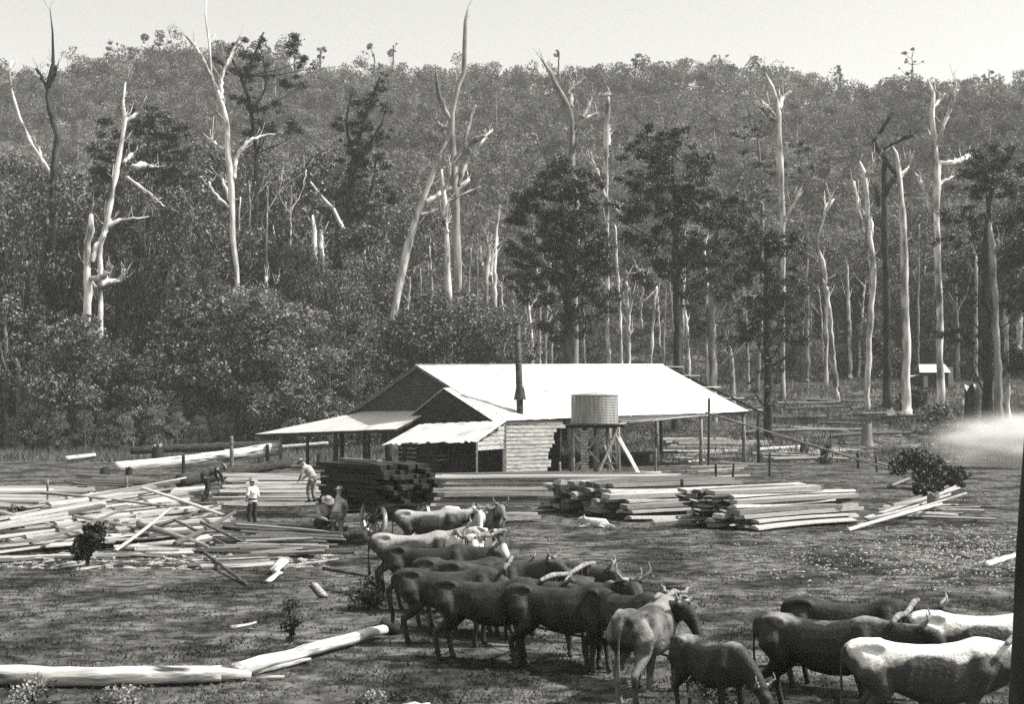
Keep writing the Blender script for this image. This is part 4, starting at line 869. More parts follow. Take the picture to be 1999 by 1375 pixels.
# long log lines behind
one(P(225, 914, 98), P(548, 876, 104), .42, .5, 'huge peeled white log lying behind the yard at the left', mid=[P(385, 899, 101)], n=14)
one(P(255, 880, 106), P(545, 868, 112), .30, .35, 'long dark charred log above the huge white log', mt='dark', wob=.06)
one(P(438, 882, 104.5), P(640, 866, 108), .16, .14, 'pale pole laid on top of the dark charred log', 'pole', 'pole', 'plank')
one(P(128, 896, 100), P(186, 890, 101), .30, .25, 'short pale log lying on the grass at the far left', squash=.7)
fam(14, (130, 955, 78), (150, 926, 84), (305, 960, 76), (320, 938, 84), (.3, .5), (.14, .22), 'dark weathered board in the low shaded heap behind the bright far left stack', 'dark boards of the shaded heap', mt='plank_dark', jit=(14, 3, .8), cut=.3)
one(P(350, 940, 74), P(560, 905, 84), .35, .3, 'dark log in the shade before the lean-to posts', mt='dark', wob=.06)
one(P(1378, 806, 92), P(1735, 916, 84), .07, .05, 'long thin pale pole sloping from the roof eave down to the right', 'pole', 'pole', 'plank', wob=.01)
one(flatp(1470, 890, .3), flatp(1730, 912, .1), .14, .08, 'long pale pole lying from the shed end towards the dark bush', 'pole', 'pole', 'plank')
one(flatp(1925, 1108, .06), flatp(1999, 1084, .06), .09, .07, 'pale log lying in the white rubble at the right edge')
one(P(1250, 931, 85.8), P(1203, 845, 87.6), .17, .17, 'broad pale plank leaning from the tank stand down to the right', 'plank', 'plank', 'plank', squash=.25)
p_ = flatp(1735, 955, .1)
one(p_, flatp(1775, 940, .15), .10, .08, 'short pale pole propped beside the dark bush', 'pole', 'pole', 'plank')
# standing posts
for (u, v0, v1, r, mt, lb) in [(93, 992, 935, 2.6, 'post', 'thin upright post at the left of the bright far left stack'), (248, 968, 931, 3.6, 'post', 'short pale upright post standing in the left heap'), (453, 922, 852, 4.2, 'post', 'tall pale post standing left of the lean-to roof'),
                               (262, 906, 862, 1.8, 'post', 'thin pale post before the huge white log'), (358, 936, 888, 3.6, 'dark', 'dark thick post before the huge white log'), (1332, 1008, 936, 3.6, 'dark', 'dark post against the middle stack'),
                               (1397, 975, 905, 2.6, 'dark', 'dark post at the left end of the right hand stack'), (1280, 932, 876, 2.4, 'post', 'thin stick upright right of the pale leaning plank'), (1094, 938, 903, 2.6, 'post', 'short pale stick upright at the left of the tank stand'),
                               (1118, 938, 895, 2.8, 'post', 'pale leaning stick upright beside the tank stand legs'), (1383, 912, 778, 2.6, 'dark', 'tall thin dark pole rising above the eave at the right'), (1502, 930, 884, 2.2, 'dark', 'thin dark post right of the shed end post'),
                               (1675, 915, 882, 3.0, 'dark', 'short dark post left of the dark bush'), (1712, 922, 890, 2.2, 'dark', 'thin short dark post nearest the dark bush'), (522, 912, 868, 4.0, 'dark', 'dark post beneath the left tip of the lean-to roof'), (432, 965, 905, 1.6, 'dark', 'very thin stick standing in the stack left of the standing man'),
                               (1430, 940, 905, 2.4, 'dark', 'small dark stake in the litter before the shed end')]:
    D = H * F / (max(v0, 905) - CV) if v0 > 880 else 110
    a = P(u, v0, D); a.z = tz(a.x, a.y) - .1; b = P(u + random.uniform(-4, 4), v1, D)
    o = one(a, b, r * D / F, r * D / F * .85, lb, 'post', 'post', mt, 8, .008)
# stumps
def stump(u, D, hpx, wpx, label, mt='bark_grey', name='stump'):
    loc = onground(u, D, -.1); h = hpx * D / F; w = wpx * D / F; root = empty(name, loc, label, 'stump'); mb = MB(); n = 14; vs = []
    for i, (f, r) in enumerate(((0, 1.5), (.12, 1.15), (.35, 1.0), (.8, .93), (1, .9))):
        for k in range(n):
            a = 2 * math.pi * k / n; rr = w * r * (1 + (.25 if i == 0 else .06) * math.sin(k * 2.3 + i)); z = h * f + (random.uniform(-.12, .12) * h if i == 4 else 0)
            vs.append((rr * math.cos(a), rr * math.sin(a), z))
    mb.add(vs, [(i * n + k, i * n + (k + 1) % n, (i + 1) * n + (k + 1) % n, (i + 1) * n + k) for i in range(4) for k in range(n)], 0, True); mb.build('stump_wood', M[mt], root)
    m2 = MB(); m2.add([vs[4 * n + k] for k in range(n)] + [(0, 0, h * .96)], [(k, (k + 1) % n, n) for k in range(n)]); m2.build('cut_face', M['plank'], root)
stump(1897, 131, 85, 15, 'tall broad dark stump at the right edge of the clearing', 'bark_dark')
stump(1692, 121, 44, 11, 'flared pale and dark stump in the clearing', 'bark_grey')
stump(205, 88, 22, 10, 'dark stump left of the huge white log', 'bark_dark'); stump(252, 90, 18, 7, 'small dark stump before the huge white log', 'bark_dark')
stump(308, 101, 46, 12, 'dark upright stump on the far side of the huge white log', 'bark_dark'); stump(625, 108, 24, 7, 'dark stump beyond the lean-to posts', 'bark_dark')
stump(1555, 64, 20, 14, 'low dark stump behind the right hand stack', 'bark_dark'); stump(815, 19.6, 24, 30, 'low dark stump at the bottom of the picture', 'bark_dark')
stump(1570, 116, 30, 8, 'small stump beside the pale pole heap', 'bark_dark'); stump(1822, 57, 42, 13, 'pale split stump standing before the dark bush', 'plank')
# hut in the far clearing
hut = empty('hut', tuple(onground(1818, 166)), 'small dark hut with a white roof in the far clearing between the trunks', 'hut')
hut.scale = (.72, .72, .72)
h = MB(); h.box((0, 0, 1.1), (4.6, 3.2, 2.8)); h.box((-3.0, -.3, .8), (1.6, 2.4, 1.9)); h.build('wall', M['dark'], hut)
h = MB(); h.slab([(-2.5, -2.0, 2.5), (2.6, -2.0, 2.5), (2.3, .2, 3.9), (-2.0, .2, 3.9)], .06); h.slab([(2.3, .2, 3.9), (2.6, 2.1, 2.5), (-2.5, 2.1, 2.5), (-2.0, .2, 3.9)], .06); h.slab([(-4.2, -1.7, 1.75), (-2.3, -1.7, 2.1), (-2.3, 1.2, 2.3), (-4.2, 1.2, 1.9)], .05)
h.build('roof', M['iron'], hut)
h = MB(); h.box((2.9, .2, 1.6), (1.1, 1.2, 3.6)); h.build('chimney', M['board_wall'], hut)
h = MB(); h.box((-1.4, -1.65, 1.0), (.7, .06, 1.9)); h.build('door', M['board_wall'], hut)
# small tents or sheets beyond
for (u, D, lb) in ((1740, 140, 'small white tent-like heap at the foot of the straight dead trunk'), (1885, 150, 'small pale block in the grass beyond the hut')):
    q = onground(u, D); mb = MB(); w = .6; mb.add([(-w, -.5, -.1), (w, -.5, -.1), (w * .9, .5, -.1), (-w, .5, -.1), (-.1, -.3, .9), (.15, .4, .95)], [(3, 2, 1, 0), (0, 1, 4), (1, 2, 5, 4), (2, 3, 5), (3, 0, 4, 5)])
    o = mb.build('canvas_heap', M['shirt_white'], None, label=lb, cat='canvas'); o.location = q

# dark foreground trunk at the right edge
q = Vector(((1988 - CU) * 11.5 / F, 11.5, 0)); r_ = empty('tree_trunk', tuple(q), 'dark near tree trunk cut by the right edge of the picture', 'tree trunk')
t = MB(); pts, rr = resample([q + Vector((.09, 0, -.3)), q + Vector((.06, 0, 1.0)), q + Vector((.085, 0, 2.4)), q + Vector((.19, 0, 4.0)), q + Vector((.55, 0, 7)), q + Vector((.8, 0, 12))], [.17, .145, .135, .13, .12, .09], .006); t.tube(pts, rr, 16)
local_build(t, 'trunk', M['bark_dark'], r_)
t = MB(); t.tube([q + Vector((.8, 0, 11.6)), q + Vector((1.4, .3, 13.5)), q + Vector((1.8, .2, 15))], [.09, .06, .03], 8); local_build(t, 'branch', M['bark_dark'], r_)

# bushes
def bush(u, v, D, hpx, wpx, label, mt='leaf_dark', n=1500, leaf=.1, name='bush', tall=1.0):
    loc = onground(u, D); h = hpx * D / F; w = wpx * D / F; root = empty(name, loc, label, 'bush')
    cs = [(random.gauss(0, .25) * w, random.gauss(0, .25) * w, h * random.uniform(.12, .9)) for _ in range(12)]
    V, Fc = leaf_quads(in_balls(cs, [w * random.uniform(.22, .38) for _ in cs], n, min(1.0, h / w), .3), leaf, .2)
    link(bpy.data.objects.new('foliage', mesh_np('foliage', V, Fc, M[mt])), root)
    mb = MB()
    for c in cs[:7]: mb.tube([(0, 0, -.05), (c[0] * .3, c[1] * .3, c[2] * .5), c], [.025, .018, .008], 5)
    mb.build('stem', M['bark_dark'], root)
bush(171, 1105, 37.2, 85, 52, 'rounded dark leafy bush standing alone before the left heap', n=2600, leaf=.11)
bush(40, 1030, 48, 50, 60, 'dark leafy bush at the left edge in the slab heap', n=1800, leaf=.13)
bush(570, 1255, 25.4, 82, 36, 'slender dark sapling on the grass above the split log', n=420, leaf=.075, name='sapling')
bush(722, 1190, 29.6, 62, 70, 'sprawling dark bush at the feet of the rear bullocks', n=1300, leaf=.08, mt='leaf_mid')
bush(1800, 952, 74, 68, 70, 'dark rounded bush before the white smoke', n=3200, leaf=.2)
bush(1850, 948, 76, 34, 60, 'low dark bush beside the rounded bush before the smoke', n=1800, leaf=.2)
bush(1810, 985, 62, 45, 40, 'dark scrub behind the scattered pale poles', n=1400, leaf=.16)
bush(1610, 905, 108, 40, 24, 'small pointed dark shrub in the clearing right of the mill', n=600, leaf=.2)
bush(1790, 800, 146, 40, 60, 'dark scrub beneath the hut in the far clearing', n=1200, leaf=.35)
bush(1836, 850, 128, 50, 70, 'leafy scrub on the slope below the hut', n=1600, leaf=.35, mt='leaf_mid')
bush(60, 1350, 19.8, 60, 90, 'weedy tuft before the white foreground log at the left', n=500, leaf=.06, mt='leaf_mid')
bush(250, 1352, 19.9, 40, 110, 'weedy tuft below the middle of the white foreground log', n=500, leaf=.06, mt='leaf_mid')
bush(720, 1375, 19.2, 50, 60, 'weedy tuft at the bottom edge beside the low stump', n=500, leaf=.06, mt='leaf_mid')
bush(1395, 1385, 19.0, 70, 70, 'leafy weeds at the feet of the speckled grazing bullock', n=700, leaf=.07, mt='leaf_mid')

# ------------------------------------------------------------------ bodies: lofted volumes fused into one skin
def loft(mb, rings, n=12):
    """rings: (centre, half width across Y, half height in the ring plane, pitch) along a path in the XZ plane"""
    vs = []
    for (c, w, h, pitch) in rings:
        c = Vector(c); upv = Vector((-math.sin(pitch), 0, math.cos(pitch)))
        for k in range(n):
            a = 2 * math.pi * k / n; ca, sa = math.cos(a), math.sin(a)
            vs.append(c + Vector((0, 1, 0)) * w * math.copysign(abs(ca) ** .85, ca) + upv * h * math.copysign(abs(sa) ** .9, sa))
    m = len(rings); fs = [(i * n + k, i * n + (k + 1) % n, (i + 1) * n + (k + 1) % n, (i + 1) * n + k) for i in range(m - 1) for k in range(n)]
    fs += [tuple(range(n - 1, -1, -1)), tuple((m - 1) * n + k for k in range(n))]; mb.add(vs, fs)
def fuse(mb, voxel, mat, iters=4, extra=None):
    o = bpy.data.objects.new('tmp', mb.mesh('tmp', [mat])); COL.objects.link(o)
    r = o.modifiers.new('r', 'REMESH'); r.mode = 'VOXEL'; r.voxel_size = voxel; r.use_smooth_shade = True
    s = o.modifiers.new('s', 'SMOOTH'); s.iterations = iters; s.factor = .5
    dg = bpy.context.evaluated_depsgraph_get(); me = bpy.data.meshes.new_from_object(o.evaluated_get(dg))
    bpy.data.objects.remove(o)
    if not me.materials: me.materials.append(mat)
    return me
def ox_mesh(head='up', turn=0.0, stride=0.0):
    b = MB()
    loft(b, [((-1.00, 0, 1.16), .06, .10, 0), ((-.95, 0, 1.15), .17, .19, 0), ((-.82, 0, 1.13), .23, .25, 0), ((-.62, 0, 1.09), .235, .29, 0), ((-.40, 0, 1.02), .25, .31, 0), ((-.15, 0, .96), .30, .355, 0), ((.10, 0, .95), .315, .375, 0), ((.32, 0, .98), .29, .385, 0),
             ((.52, 0, 1.06), .23, .38, 0), ((.72, 0, 1.10), .20, .33, .1), ((.86, 0, 1.13), .15, .26, .25)], 16)
    if head == 'up': neck = [(.74, 1.16, .16, .28, .5), (.95, 1.24, .13, .22, .5), (1.12, 1.33, .115, .18, .5), (1.26, 1.40, .10, .14, .3)]; hd = [(1.22, 1.43, .105, .12), (1.34, 1.40, .115, .135), (1.46, 1.32, .09, .115), (1.58, 1.22, .07, .09), (1.69, 1.13, .068, .075), (1.74, 1.09, .045, .05)]
    elif head == 'level': neck = [(.74, 1.15, .16, .28, .2), (.98, 1.17, .13, .21, .15), (1.18, 1.20, .115, .17, .1), (1.32, 1.24, .10, .14, 0)]; hd = [(1.27, 1.27, .105, .12), (1.38, 1.22, .115, .14), (1.48, 1.12, .09, .115), (1.56, .99, .07, .09), (1.63, .88, .068, .075), (1.66, .83, .045, .05)]
    else: neck = [(.74, 1.10, .16, .28, -.3), (.98, .98, .13, .20, -.6), (1.14, .82, .115, .165, -.7), (1.24, .70, .10, .13, -.8)]; hd = [(1.20, .72, .105, .12), (1.28, .64, .115, .135), (1.34, .50, .09, .11), (1.38, .36, .07, .085), (1.42, .24, .068, .07), (1.43, .19, .045, .05)]
    def tw(x, z):           # head turned to the side
        f = max(0, min(1, (x - .8) / .5)); ang = turn * f; dx = x - .8; return (.8 + dx * math.cos(ang * .8), dx * math.sin(ang * .8))
    def ring(lst, pitchf):
        out = []
        for t in lst:
            x, z, w, h = t[:4]; X, Y = tw(x, z); out.append(((X, Y, z), w, h, t[4] if len(t) > 4 else pitchf))
        return out
    loft(b, ring(neck, 0), 14)
    pt = -.8 if head != 'down' else -1.2
    loft(b, ring(hd, pt if head != 'down' else -1.3), 12)
    # poll, ears, dewlap
    hx, hz = hd[0][0] + .02, hd[0][1] + .07; X, Y = tw(hx, hz); ct, stn = math.cos(turn), math.sin(turn)
    for s in (-1, 1):
        b.tube([(X - stn * .06 * s, Y + ct * .06 * s, hz), (X - stn * .17 * s - .02, Y + ct * .17 * s, hz - .02), (X - stn * .27 * s - .03, Y + ct * .27 * s, hz - .06)], [.04, .05, .018], 8, squash=.6)
        # muzzle sides, hook bones, shoulders
        b.ball((-.58, .20 * s, 1.31), .06, 10, 8, 0, (1.2, .8, .75)); b.ball((-.94, .12 * s, 1.25), .065, 8, 6); b.tube([(-.58, .19 * s, 1.32), (-.75, .16 * s, 1.30), (-.94, .11 * s, 1.26)], [.05, .05, .05], 8)
        for rb in range(6): b.tube([(.30 - rb * .10, .16 * s, 1.24), (.28 - rb * .10, .275 * s, 1.08), (.24 - rb * .10, .30 * s, .92), (.22 - rb * .10, .24 * s, .74)], [.02, .034, .034, .02], 6)
        b.tube([(.56, .14 * s, 1.30), (.60, .20 * s, 1.05), (.52, .19 * s, .80)], [.09, .15, .12], 10)
        b.tube([(-.72, .14 * s, 1.18), (-.70, .19 * s, .98), (-.60, .18 * s, .80)], [.14, .19, .13], 10)
    for (k, s) in ((1, 1), (-1, -1)):
        f = stride * k
        b.tube([(.52, .19 * s, .88), (.50 + f * .05, .18 * s, .68), (.52 + f * .12, .17 * s, .43), (.50 + f * .14, .17 * s, .24), (.49 + f * .16, .17 * s, .11), (.53 + f * .16, .17 * s, .0)], [.13, .085, .062, .048, .052, .062], 10)
        b.tube([(-.60, .18 * s, .86), (-.57 - f * .05, .17 * s, .72), (-.72 - f * .08, .17 * s, .56), (-.84 - f * .1, .16 * s, .46), (-.80 - f * .12, .16 * s, .26), (-.77 - f * .13, .16 * s, .11), (-.72 - f * .13, .16 * s, .0)], [.15, .12, .075, .062, .047, .052, .062], 10)
    b.tube([(-.98, 0, 1.28), (-1.04, 0, 1.18), (-1.05, .01, .9), (-1.04, .02, .66), (-1.03, .02, .45), (-1.03, .02, .36)], [.035, .034, .024, .03, .05, .02], 8)
    return b, (X, Y, hz, turn)
OXP = {}
for key, (hd, tn, stv) in {'up': ('up', 0, .4), 'upturn': ('up', -.9, -.3), 'level': ('level', .25, -.5), 'levelturn': ('level', -.7, .3), 'down': ('down', .2, .3)}.items():
    b, hinfo = ox_mesh(hd, tn, stv); OXP[key] = (fuse(b, .024, M['coat_dark'], 9), hinfo, {})
def horns(hinfo, s, span=.36, rise=.26):
    X, Y, z, tn = hinfo; ct, sn = math.cos(tn), math.sin(tn); mb = MB()
    def q(l, u, f=0): return (X - sn * l * s + ct * f, Y + ct * l * s + sn * f, z + u)
    pts, rr = resample([q(.06, .02), q(.17, .04, .02), q(span * .8, .10, .06), q(span, rise * .6 + .05, .08), q(span * .93, rise + .1, .05)], [.036, .034, .027, .018, .005], 0, .05)
    mb.tube(pts, rr, 8); return mb
def hoof_mesh():
    mb = MB()
    for s in (1, -1):
        mb.tube([(.55, .17 * s, .075), (.555, .17 * s, 0)], [.055, .068], 8); mb.tube([(-.72, .16 * s, .075), (-.71, .16 * s, 0)], [.055, .068], 8)
    return mb
def ox(u, top, heading, pose, coat, label, scale=1.0, D=None, horn=(.23, .12), eye=True):
    hgt = 1.42 * scale; D = D or (H - hgt) * F / (top - CV)
    x = (u - CU) * D / F
    root = empty('bullock', (x, D, 0), label, 'bullock', 'bullocks of the bullock team', R(heading)); root.scale = (scale * random.uniform(.97, 1.05), scale, scale)
    me, hinfo, cache = OXP[pose]
    if coat not in cache:
        m2 = me.copy(); m2.materials.clear(); m2.materials.append(M[coat]); cache[coat] = m2
    link(bpy.data.objects.new('body', cache[coat]), root)
    for s in (-1, 1): horns(hinfo, s, *horn).build('horn', M['horn'], root)
    if D < 34:
        X, Y, z, tn = hinfo
        for s in (-1, 1):
            e = MB(); hd_off = .10; e.ball((X + math.cos(tn) * .13 - math.sin(tn) * .10 * s, Y + math.sin(tn) * .13 + math.cos(tn) * .10 * s, z - .10), .020, 8, 6); e.build('eye', M['boot'], root)
    return root
OX = []
def addox(*a, **k): OX.append(ox(*a, **k)); return OX[-1]
o_a = addox(838, 992, 4, 'level', 'coat_painted_back_light', 'bullock with sunlit back painted pale, rear of the team, side on, nearest the wagon wheel')
o_b = addox(905, 988, -55, 'levelturn', 'coat_white', 'white faced bullock at the back of the team, beside the one nearest the wheel')
o_c = addox(955, 985, -75, 'up', 'coat_roan', 'mottled bullock at the very back, facing forward, furthest to the right of the back row')
o_d = addox(808, 1037, 2, 'up', 'coat_painted_back_light', 'large bullock, sunlit back painted pale, side on, in the second row behind the small bushes')
o_e = addox(900, 1040, -62, 'levelturn', 'coat_white', 'white blazed bullock facing forward in the middle of the rear rows')
o_f = addox(950, 1030, -70, 'down', 'coat_pied', 'white and dark patched bullock with lowered head under the pale yoke', scale=1.02)
o_g = addox(842, 1062, -10, 'level', 'coat_dark', 'dark bullock directly before the large one of the second row')
o_h = addox(905, 1086, -18, 'level', 'coat_brown', 'brown bullock half hidden in the third row')
o_i = addox(880, 1106, -8, 'down', 'coat_dark', 'dark bony rumped bullock with lowered head, furthest left of the third row')
o_j = addox(955, 1094, -30, 'up', 'coat_brown', 'brown bullock whose head rises in the middle of the team')
o_k = addox(955, 1126, -16, 'level', 'coat_dark', 'large black bullock, side on, in the middle of the team')
o_l = addox(1058, 1096, -25, 'level', 'coat_brown', 'brown backed bullock on the far side of the middle of the team')
o_m = addox(1100, 1136, -20, 'upturn', 'coat_dark', 'big black bullock, side on, standing nearest the camera in the middle of the team')
o_n = addox(1165, 1128, -68, 'up', 'coat_brown', 'dark bullock facing the camera with wide pale upturned horns', horn=(.30, .20))
o_o = addox(1222, 1150, -60, 'level', 'coat_dark', 'dark bullock behind the pale patched one, head level')
o_p = addox(1266, 1172, 62, 'level', 'coat_roan', 'pale patched bullock seen from behind with its rump to the camera')
o_q = addox(1390, 1245, -62, 'down', 'coat_painted_spine_light', 'dark bullock, sunlit spine painted pale, grazing with its head down at the bottom of the picture', scale=.80)
o_r = addox(1660, 1172, -30, 'level', 'coat_dark', 'black bullock on the far side of the leading pair, right of the gap', D=20.9)
o_s = addox(1612, 1198, -34, 'level', 'coat_painted_spine_light', 'dark brown bullock with sunlit spine painted pale, leading the right hand group')
o_t = addox(1815, 1243, -12, 'levelturn', 'coat_painted_shade', 'white bullock with shaded side painted dark, cut by the bottom right corner', horn=(.40, .2))
o_u = addox(1925, 1228, -14, 'level', 'coat_painted_shade', 'second white bullock with shaded side painted dark, behind the first, at the right edge', D=19.6)

def yoke(o1, o2, label, w=.95):
    p = o1.matrix_basis @ Vector((w, 0, 1.40)); q = o2.matrix_basis @ Vector((w, 0, 1.40)); d = (q - p); L = d.length
    if L > 2.4: d *= 2.2 / L
    a = p - d.normalized() * .25; b = p + d + d.normalized() * .25
    root = empty('yoke', tuple(a.lerp(b, .5)), label, 'yoke', 'yokes of the bullock team'); t = MB()
    pts = [a, a.lerp(b, .2) + Vector((0, 0, .03)), a.lerp(b, .5) - Vector((0, 0, .03)), a.lerp(b, .8) + Vector((0, 0, .03)), b]; q2, rr = resample(pts, [.03, .048, .038, .048, .03], 0, .15, .02); t.tube(q2, rr, 8); local_build(t, 'beam', M['post'], root)
    for f_ in (.2, .8):
        t = MB(); c = a.lerp(b, f_); e = d.normalized() * .17; t.tube([c - e, c - e - Vector((0, 0, .35)), c - Vector((0, 0, .50)), c + e - Vector((0, 0, .35)), c + e], .018, 6); local_build(t, 'bow', M['dark'], root)
yoke(o_b, o_c, 'pale yoke over the white faced bullock at the back'); yoke(o_e, o_f, 'pale yoke joining the white blazed and the patched bullock'); yoke(o_d, o_g, 'yoke on the large second row bullock and the dark one before it')
yoke(o_i, o_h, 'yoke in the third row of the team'); yoke(o_k, o_l, 'yoke over the large black bullock in the middle'); yoke(o_m, o_n, 'yoke between the big black bullock and the wide horned one'); yoke(o_o, o_p, 'yoke at the pale patched bullock', .9)
yoke(o_s, o_r, 'yoke over the two dark bullocks of the right hand group'); yoke(o_t, o_u, 'yoke over the two white bullocks at the right edge')
t = MB(); pts = [Vector((-2.6, 43, .75)), Vector((-2.4, 36, .6)), Vector((-1.9, 31, .55)), Vector((-.9, 27, .55)), Vector((.4, 24, .5)), (1.9, 22.0, .5), (3.0, 20.8, .4), (4.4, 20.3, .5), (6.0, 18.6, .5)]
q, rr = resample(pts, [.022] * len(pts), .01, .25); t.tube(q, rr, 6); t.build('draft_chain', M['stack'], None, label='dark draft chain running between the paired bullocks back to the wagon', cat='chain')

# ------------------------------------------------------------------ people
def person(loc, face, pose, label, shirt, trousers, hat=True, scale=1.0):
    """pose: joint positions, x forward, y left, z up, feet at z=0"""
    root = empty('person', tuple(loc), label, 'person', None, R(face)); root.scale = (scale,) * 3
    J = {k: Vector(v) for k, v in pose.items()}
    def limb(mb, names, rad, n=10): mb.tube(*resample([J[k] for k in names], rad, 0, .06), n=n)
    body = MB(); up = (J['head'] - J['neck']).normalized(); fw = Vector(pose.get('face', (1, 0, 0))).normalized(); side = up.cross(fw)
    hc = J['head']; body.ball(hc, .105, 14, 12, 0, (.95, .82, 1.18)); body.ball(hc + fw * .03 - up * .05, .078, 12, 10)
    body.ball(hc + fw * .108 - up * .015, .020, 8, 6, 0, (1, .8, 1.4)); body.ball(hc + fw * .075 - up * .105, .035, 8, 6)
    for s in (-1, 1): body.ball(hc + side * .09 * s - up * .01, .026, 8, 6, 0, (.6, .5, 1.2))
    limb(body, ['neck', 'head'], [.062, .055]); limb(body, ['chest', 'neck'], [.12, .06]); limb(body, ['pelvis', 'waist', 'chest'], [.14, .125, .15])
    for s in 'lr':
        limb(body, ['chest', 'sh' + s, 'el' + s, 'wr' + s], [.09, .062, .045, .03]); limb(body, ['pelvis', 'hip' + s, 'kn' + s, 'an' + s], [.12, .09, .06, .045])
        w = J['wr' + s]; d = (w - J['el' + s]).normalized(); body.tube([w - d * .02, w + d * .045, w + d * .09], [.028, .040, .034], 8, squash=.55)
    me = fuse(body, .013, M['skin'], 3); link(bpy.data.objects.new('body', me), root)
    hands = MB()
    for s in 'lr':
        w = J['wr' + s]; d = (w - J['el' + s]).normalized(); sd = d.cross(Vector((0, 0, 1))); sd = sd.normalized() if sd.length > .1 else Vector((0, 1, 0)); cu = sd.cross(d)
        for k in range(4):
            b0 = w + d * .085 + sd * (k - 1.5) * .018; L = (.065, .078, .072, .055)[k]
            hands.tube([b0, b0 + d * L * .5 + cu * .006, b0 + d * L * .85 + cu * .024, b0 + d * L * .95 + cu * .04], [.009, .0085, .008, .006], 6)
        b0 = w + d * .035 + sd * .034; hands.tube([b0, b0 + sd * .028 + d * .02, b0 + sd * .034 + d * .05], [.011, .010, .007], 6)
    hands.build('finger', M['skin'], root)
    for s in (-1, 1):
        e = MB(); e.ball(hc + fw * .088 + side * .036 * s + up * .012, .013, 8, 6); e.build('eye', M['boot'], root)
    mth = MB(); mth.tube([hc + fw * .100 + side * .025 - up * .060, hc + fw * .106 - up * .062, hc + fw * .100 - side * .025 - up * .060], [.004, .008, .004], 6); mth.build('mouth', M['coat_brown'], root)
    sh = MB(); limb(sh, ['pelvis', 'waist', 'chest'], [.155, .15, .172], 12); limb(sh, ['chest', 'neck'], [.14, .072]); sh.tube([J['shl'], J['chest'], J['shr']], [.082, .14, .082], 12)
    for s in 'lr': limb(sh, ['sh' + s, 'el' + s], [.084, .060]); limb(sh, ['el' + s, 'wr' + s], [.058, .040]); sh.ball(J['el' + s], .06, 10, 8)
    link(bpy.data.objects.new('shirt', fuse(sh, .017, M[shirt], 3)), root)
    tr = MB(); limb(tr, ['pelvis', 'waist'], [.165, .15], 12); tr.tube([J['hipl'], J['pelvis'], J['hipr']], [.11, .15, .11], 10)
    for s in 'lr': limb(tr, ['hip' + s, 'kn' + s, 'an' + s], [.115, .082, .066])
    link(bpy.data.objects.new('trousers', fuse(tr, .017, M[trousers], 3)), root)
    for s in 'lr':
        b_ = MB(); a = J['an' + s]; b_.tube([a + Vector((0, 0, .06)), a - Vector((0, 0, .03)), Vector((a.x + .03, a.y, a.z - .06))], [.058, .056, .05], 10); b_.tube([a + Vector((-.05, 0, -.065)), a + Vector((.08, 0, -.065)), a + Vector((.19, 0, -.075))], [.042, .045, .03], 10, squash=.75); b_.build('boot', M['boot'], root)
    if hat:
        h = MB(); c = hc + up * .055
        def ringp(r, z, n=18): return [c + side * r * math.cos(2 * math.pi * k / n) + fw * r * 1.12 * math.sin(2 * math.pi * k / n) + up * (z + (.02 * math.cos(4 * math.pi * k / n) if r > .15 else 0)) for k in range(n)]
        rings = [ringp(.095, 0), ringp(.19, -.008), ringp(.19, .004), ringp(.102, .012), ringp(.094, .09), ringp(.06, .115)]
        n = 18; h.add([p for r in rings for p in r], [(i * n + k, i * n + (k + 1) % n, (i + 1) * n + (k + 1) % n, (i + 1) * n + k) for i in range(5) for k in range(n)] + [tuple(5 * n + k for k in range(n)), tuple(range(n - 1, -1, -1))], 0, True)
        h.build('hat', M['felt'], root)
    else:
        h = MB(); h.ball(hc + up * .035 - fw * .02, .104, 12, 10, 0, (1, .9, 1.05)); h.build('hair', M['boot'], root)
    return root
stand = dict(pelvis=(0, 0, .93), waist=(0, 0, 1.08), chest=(.0, 0, 1.32), neck=(.0, 0, 1.50), head=(.02, 0, 1.63), shl=(0, .20, 1.42), shr=(0, -.20, 1.42), ell=(-.06, .34, 1.20), wrl=(.08, .22, 1.02), elr=(-.02, -.27, 1.14), wrr=(.08, -.26, .90), hipl=(0, .10, .88), hipr=(0, -.10, .88), knl=(.04, .14, .48), knr=(.02, -.13, .48), anl=(-.02, .17, .09), anr=(.0, -.15, .09))
bend = dict(pelvis=(-.20, 0, .90), waist=(-.10, 0, 1.02), chest=(.20, 0, 1.15), neck=(.38, 0, 1.22), head=(.50, 0, 1.24), face=(.5, 0, -.85), shl=(.26, .19, 1.14), shr=(.26, -.19, 1.14), ell=(.38, .22, .88), wrl=(.48, .18, .66), elr=(.42, -.20, .88), wrr=(.52, -.16, .68), hipl=(-.20, .10, .86), hipr=(-.18, -.10, .86), knl=(.02, .14, .50), knr=(-.12, -.13, .47), anl=(-.06, .15, .09), anr=(-.30, -.14, .09))
stoop = dict(pelvis=(-.10, 0, .90), waist=(-.05, 0, 1.03), chest=(.14, 0, 1.24), neck=(.26, 0, 1.38), head=(.35, 0, 1.47), face=(.8, 0, -.55), shl=(.17, .20, 1.29), shr=(.17, -.20, 1.29), ell=(.24, .27, 1.0), wrl=(.40, .16, .82), elr=(.26, -.26, 1.0), wrr=(.42, -.14, .84), hipl=(-.10, .10, .86), hipr=(-.10, -.10, .86), knl=(.02, .13, .48), knr=(-.02, -.13, .48), anl=(-.04, .15, .09), anr=(-.10, -.14, .09))
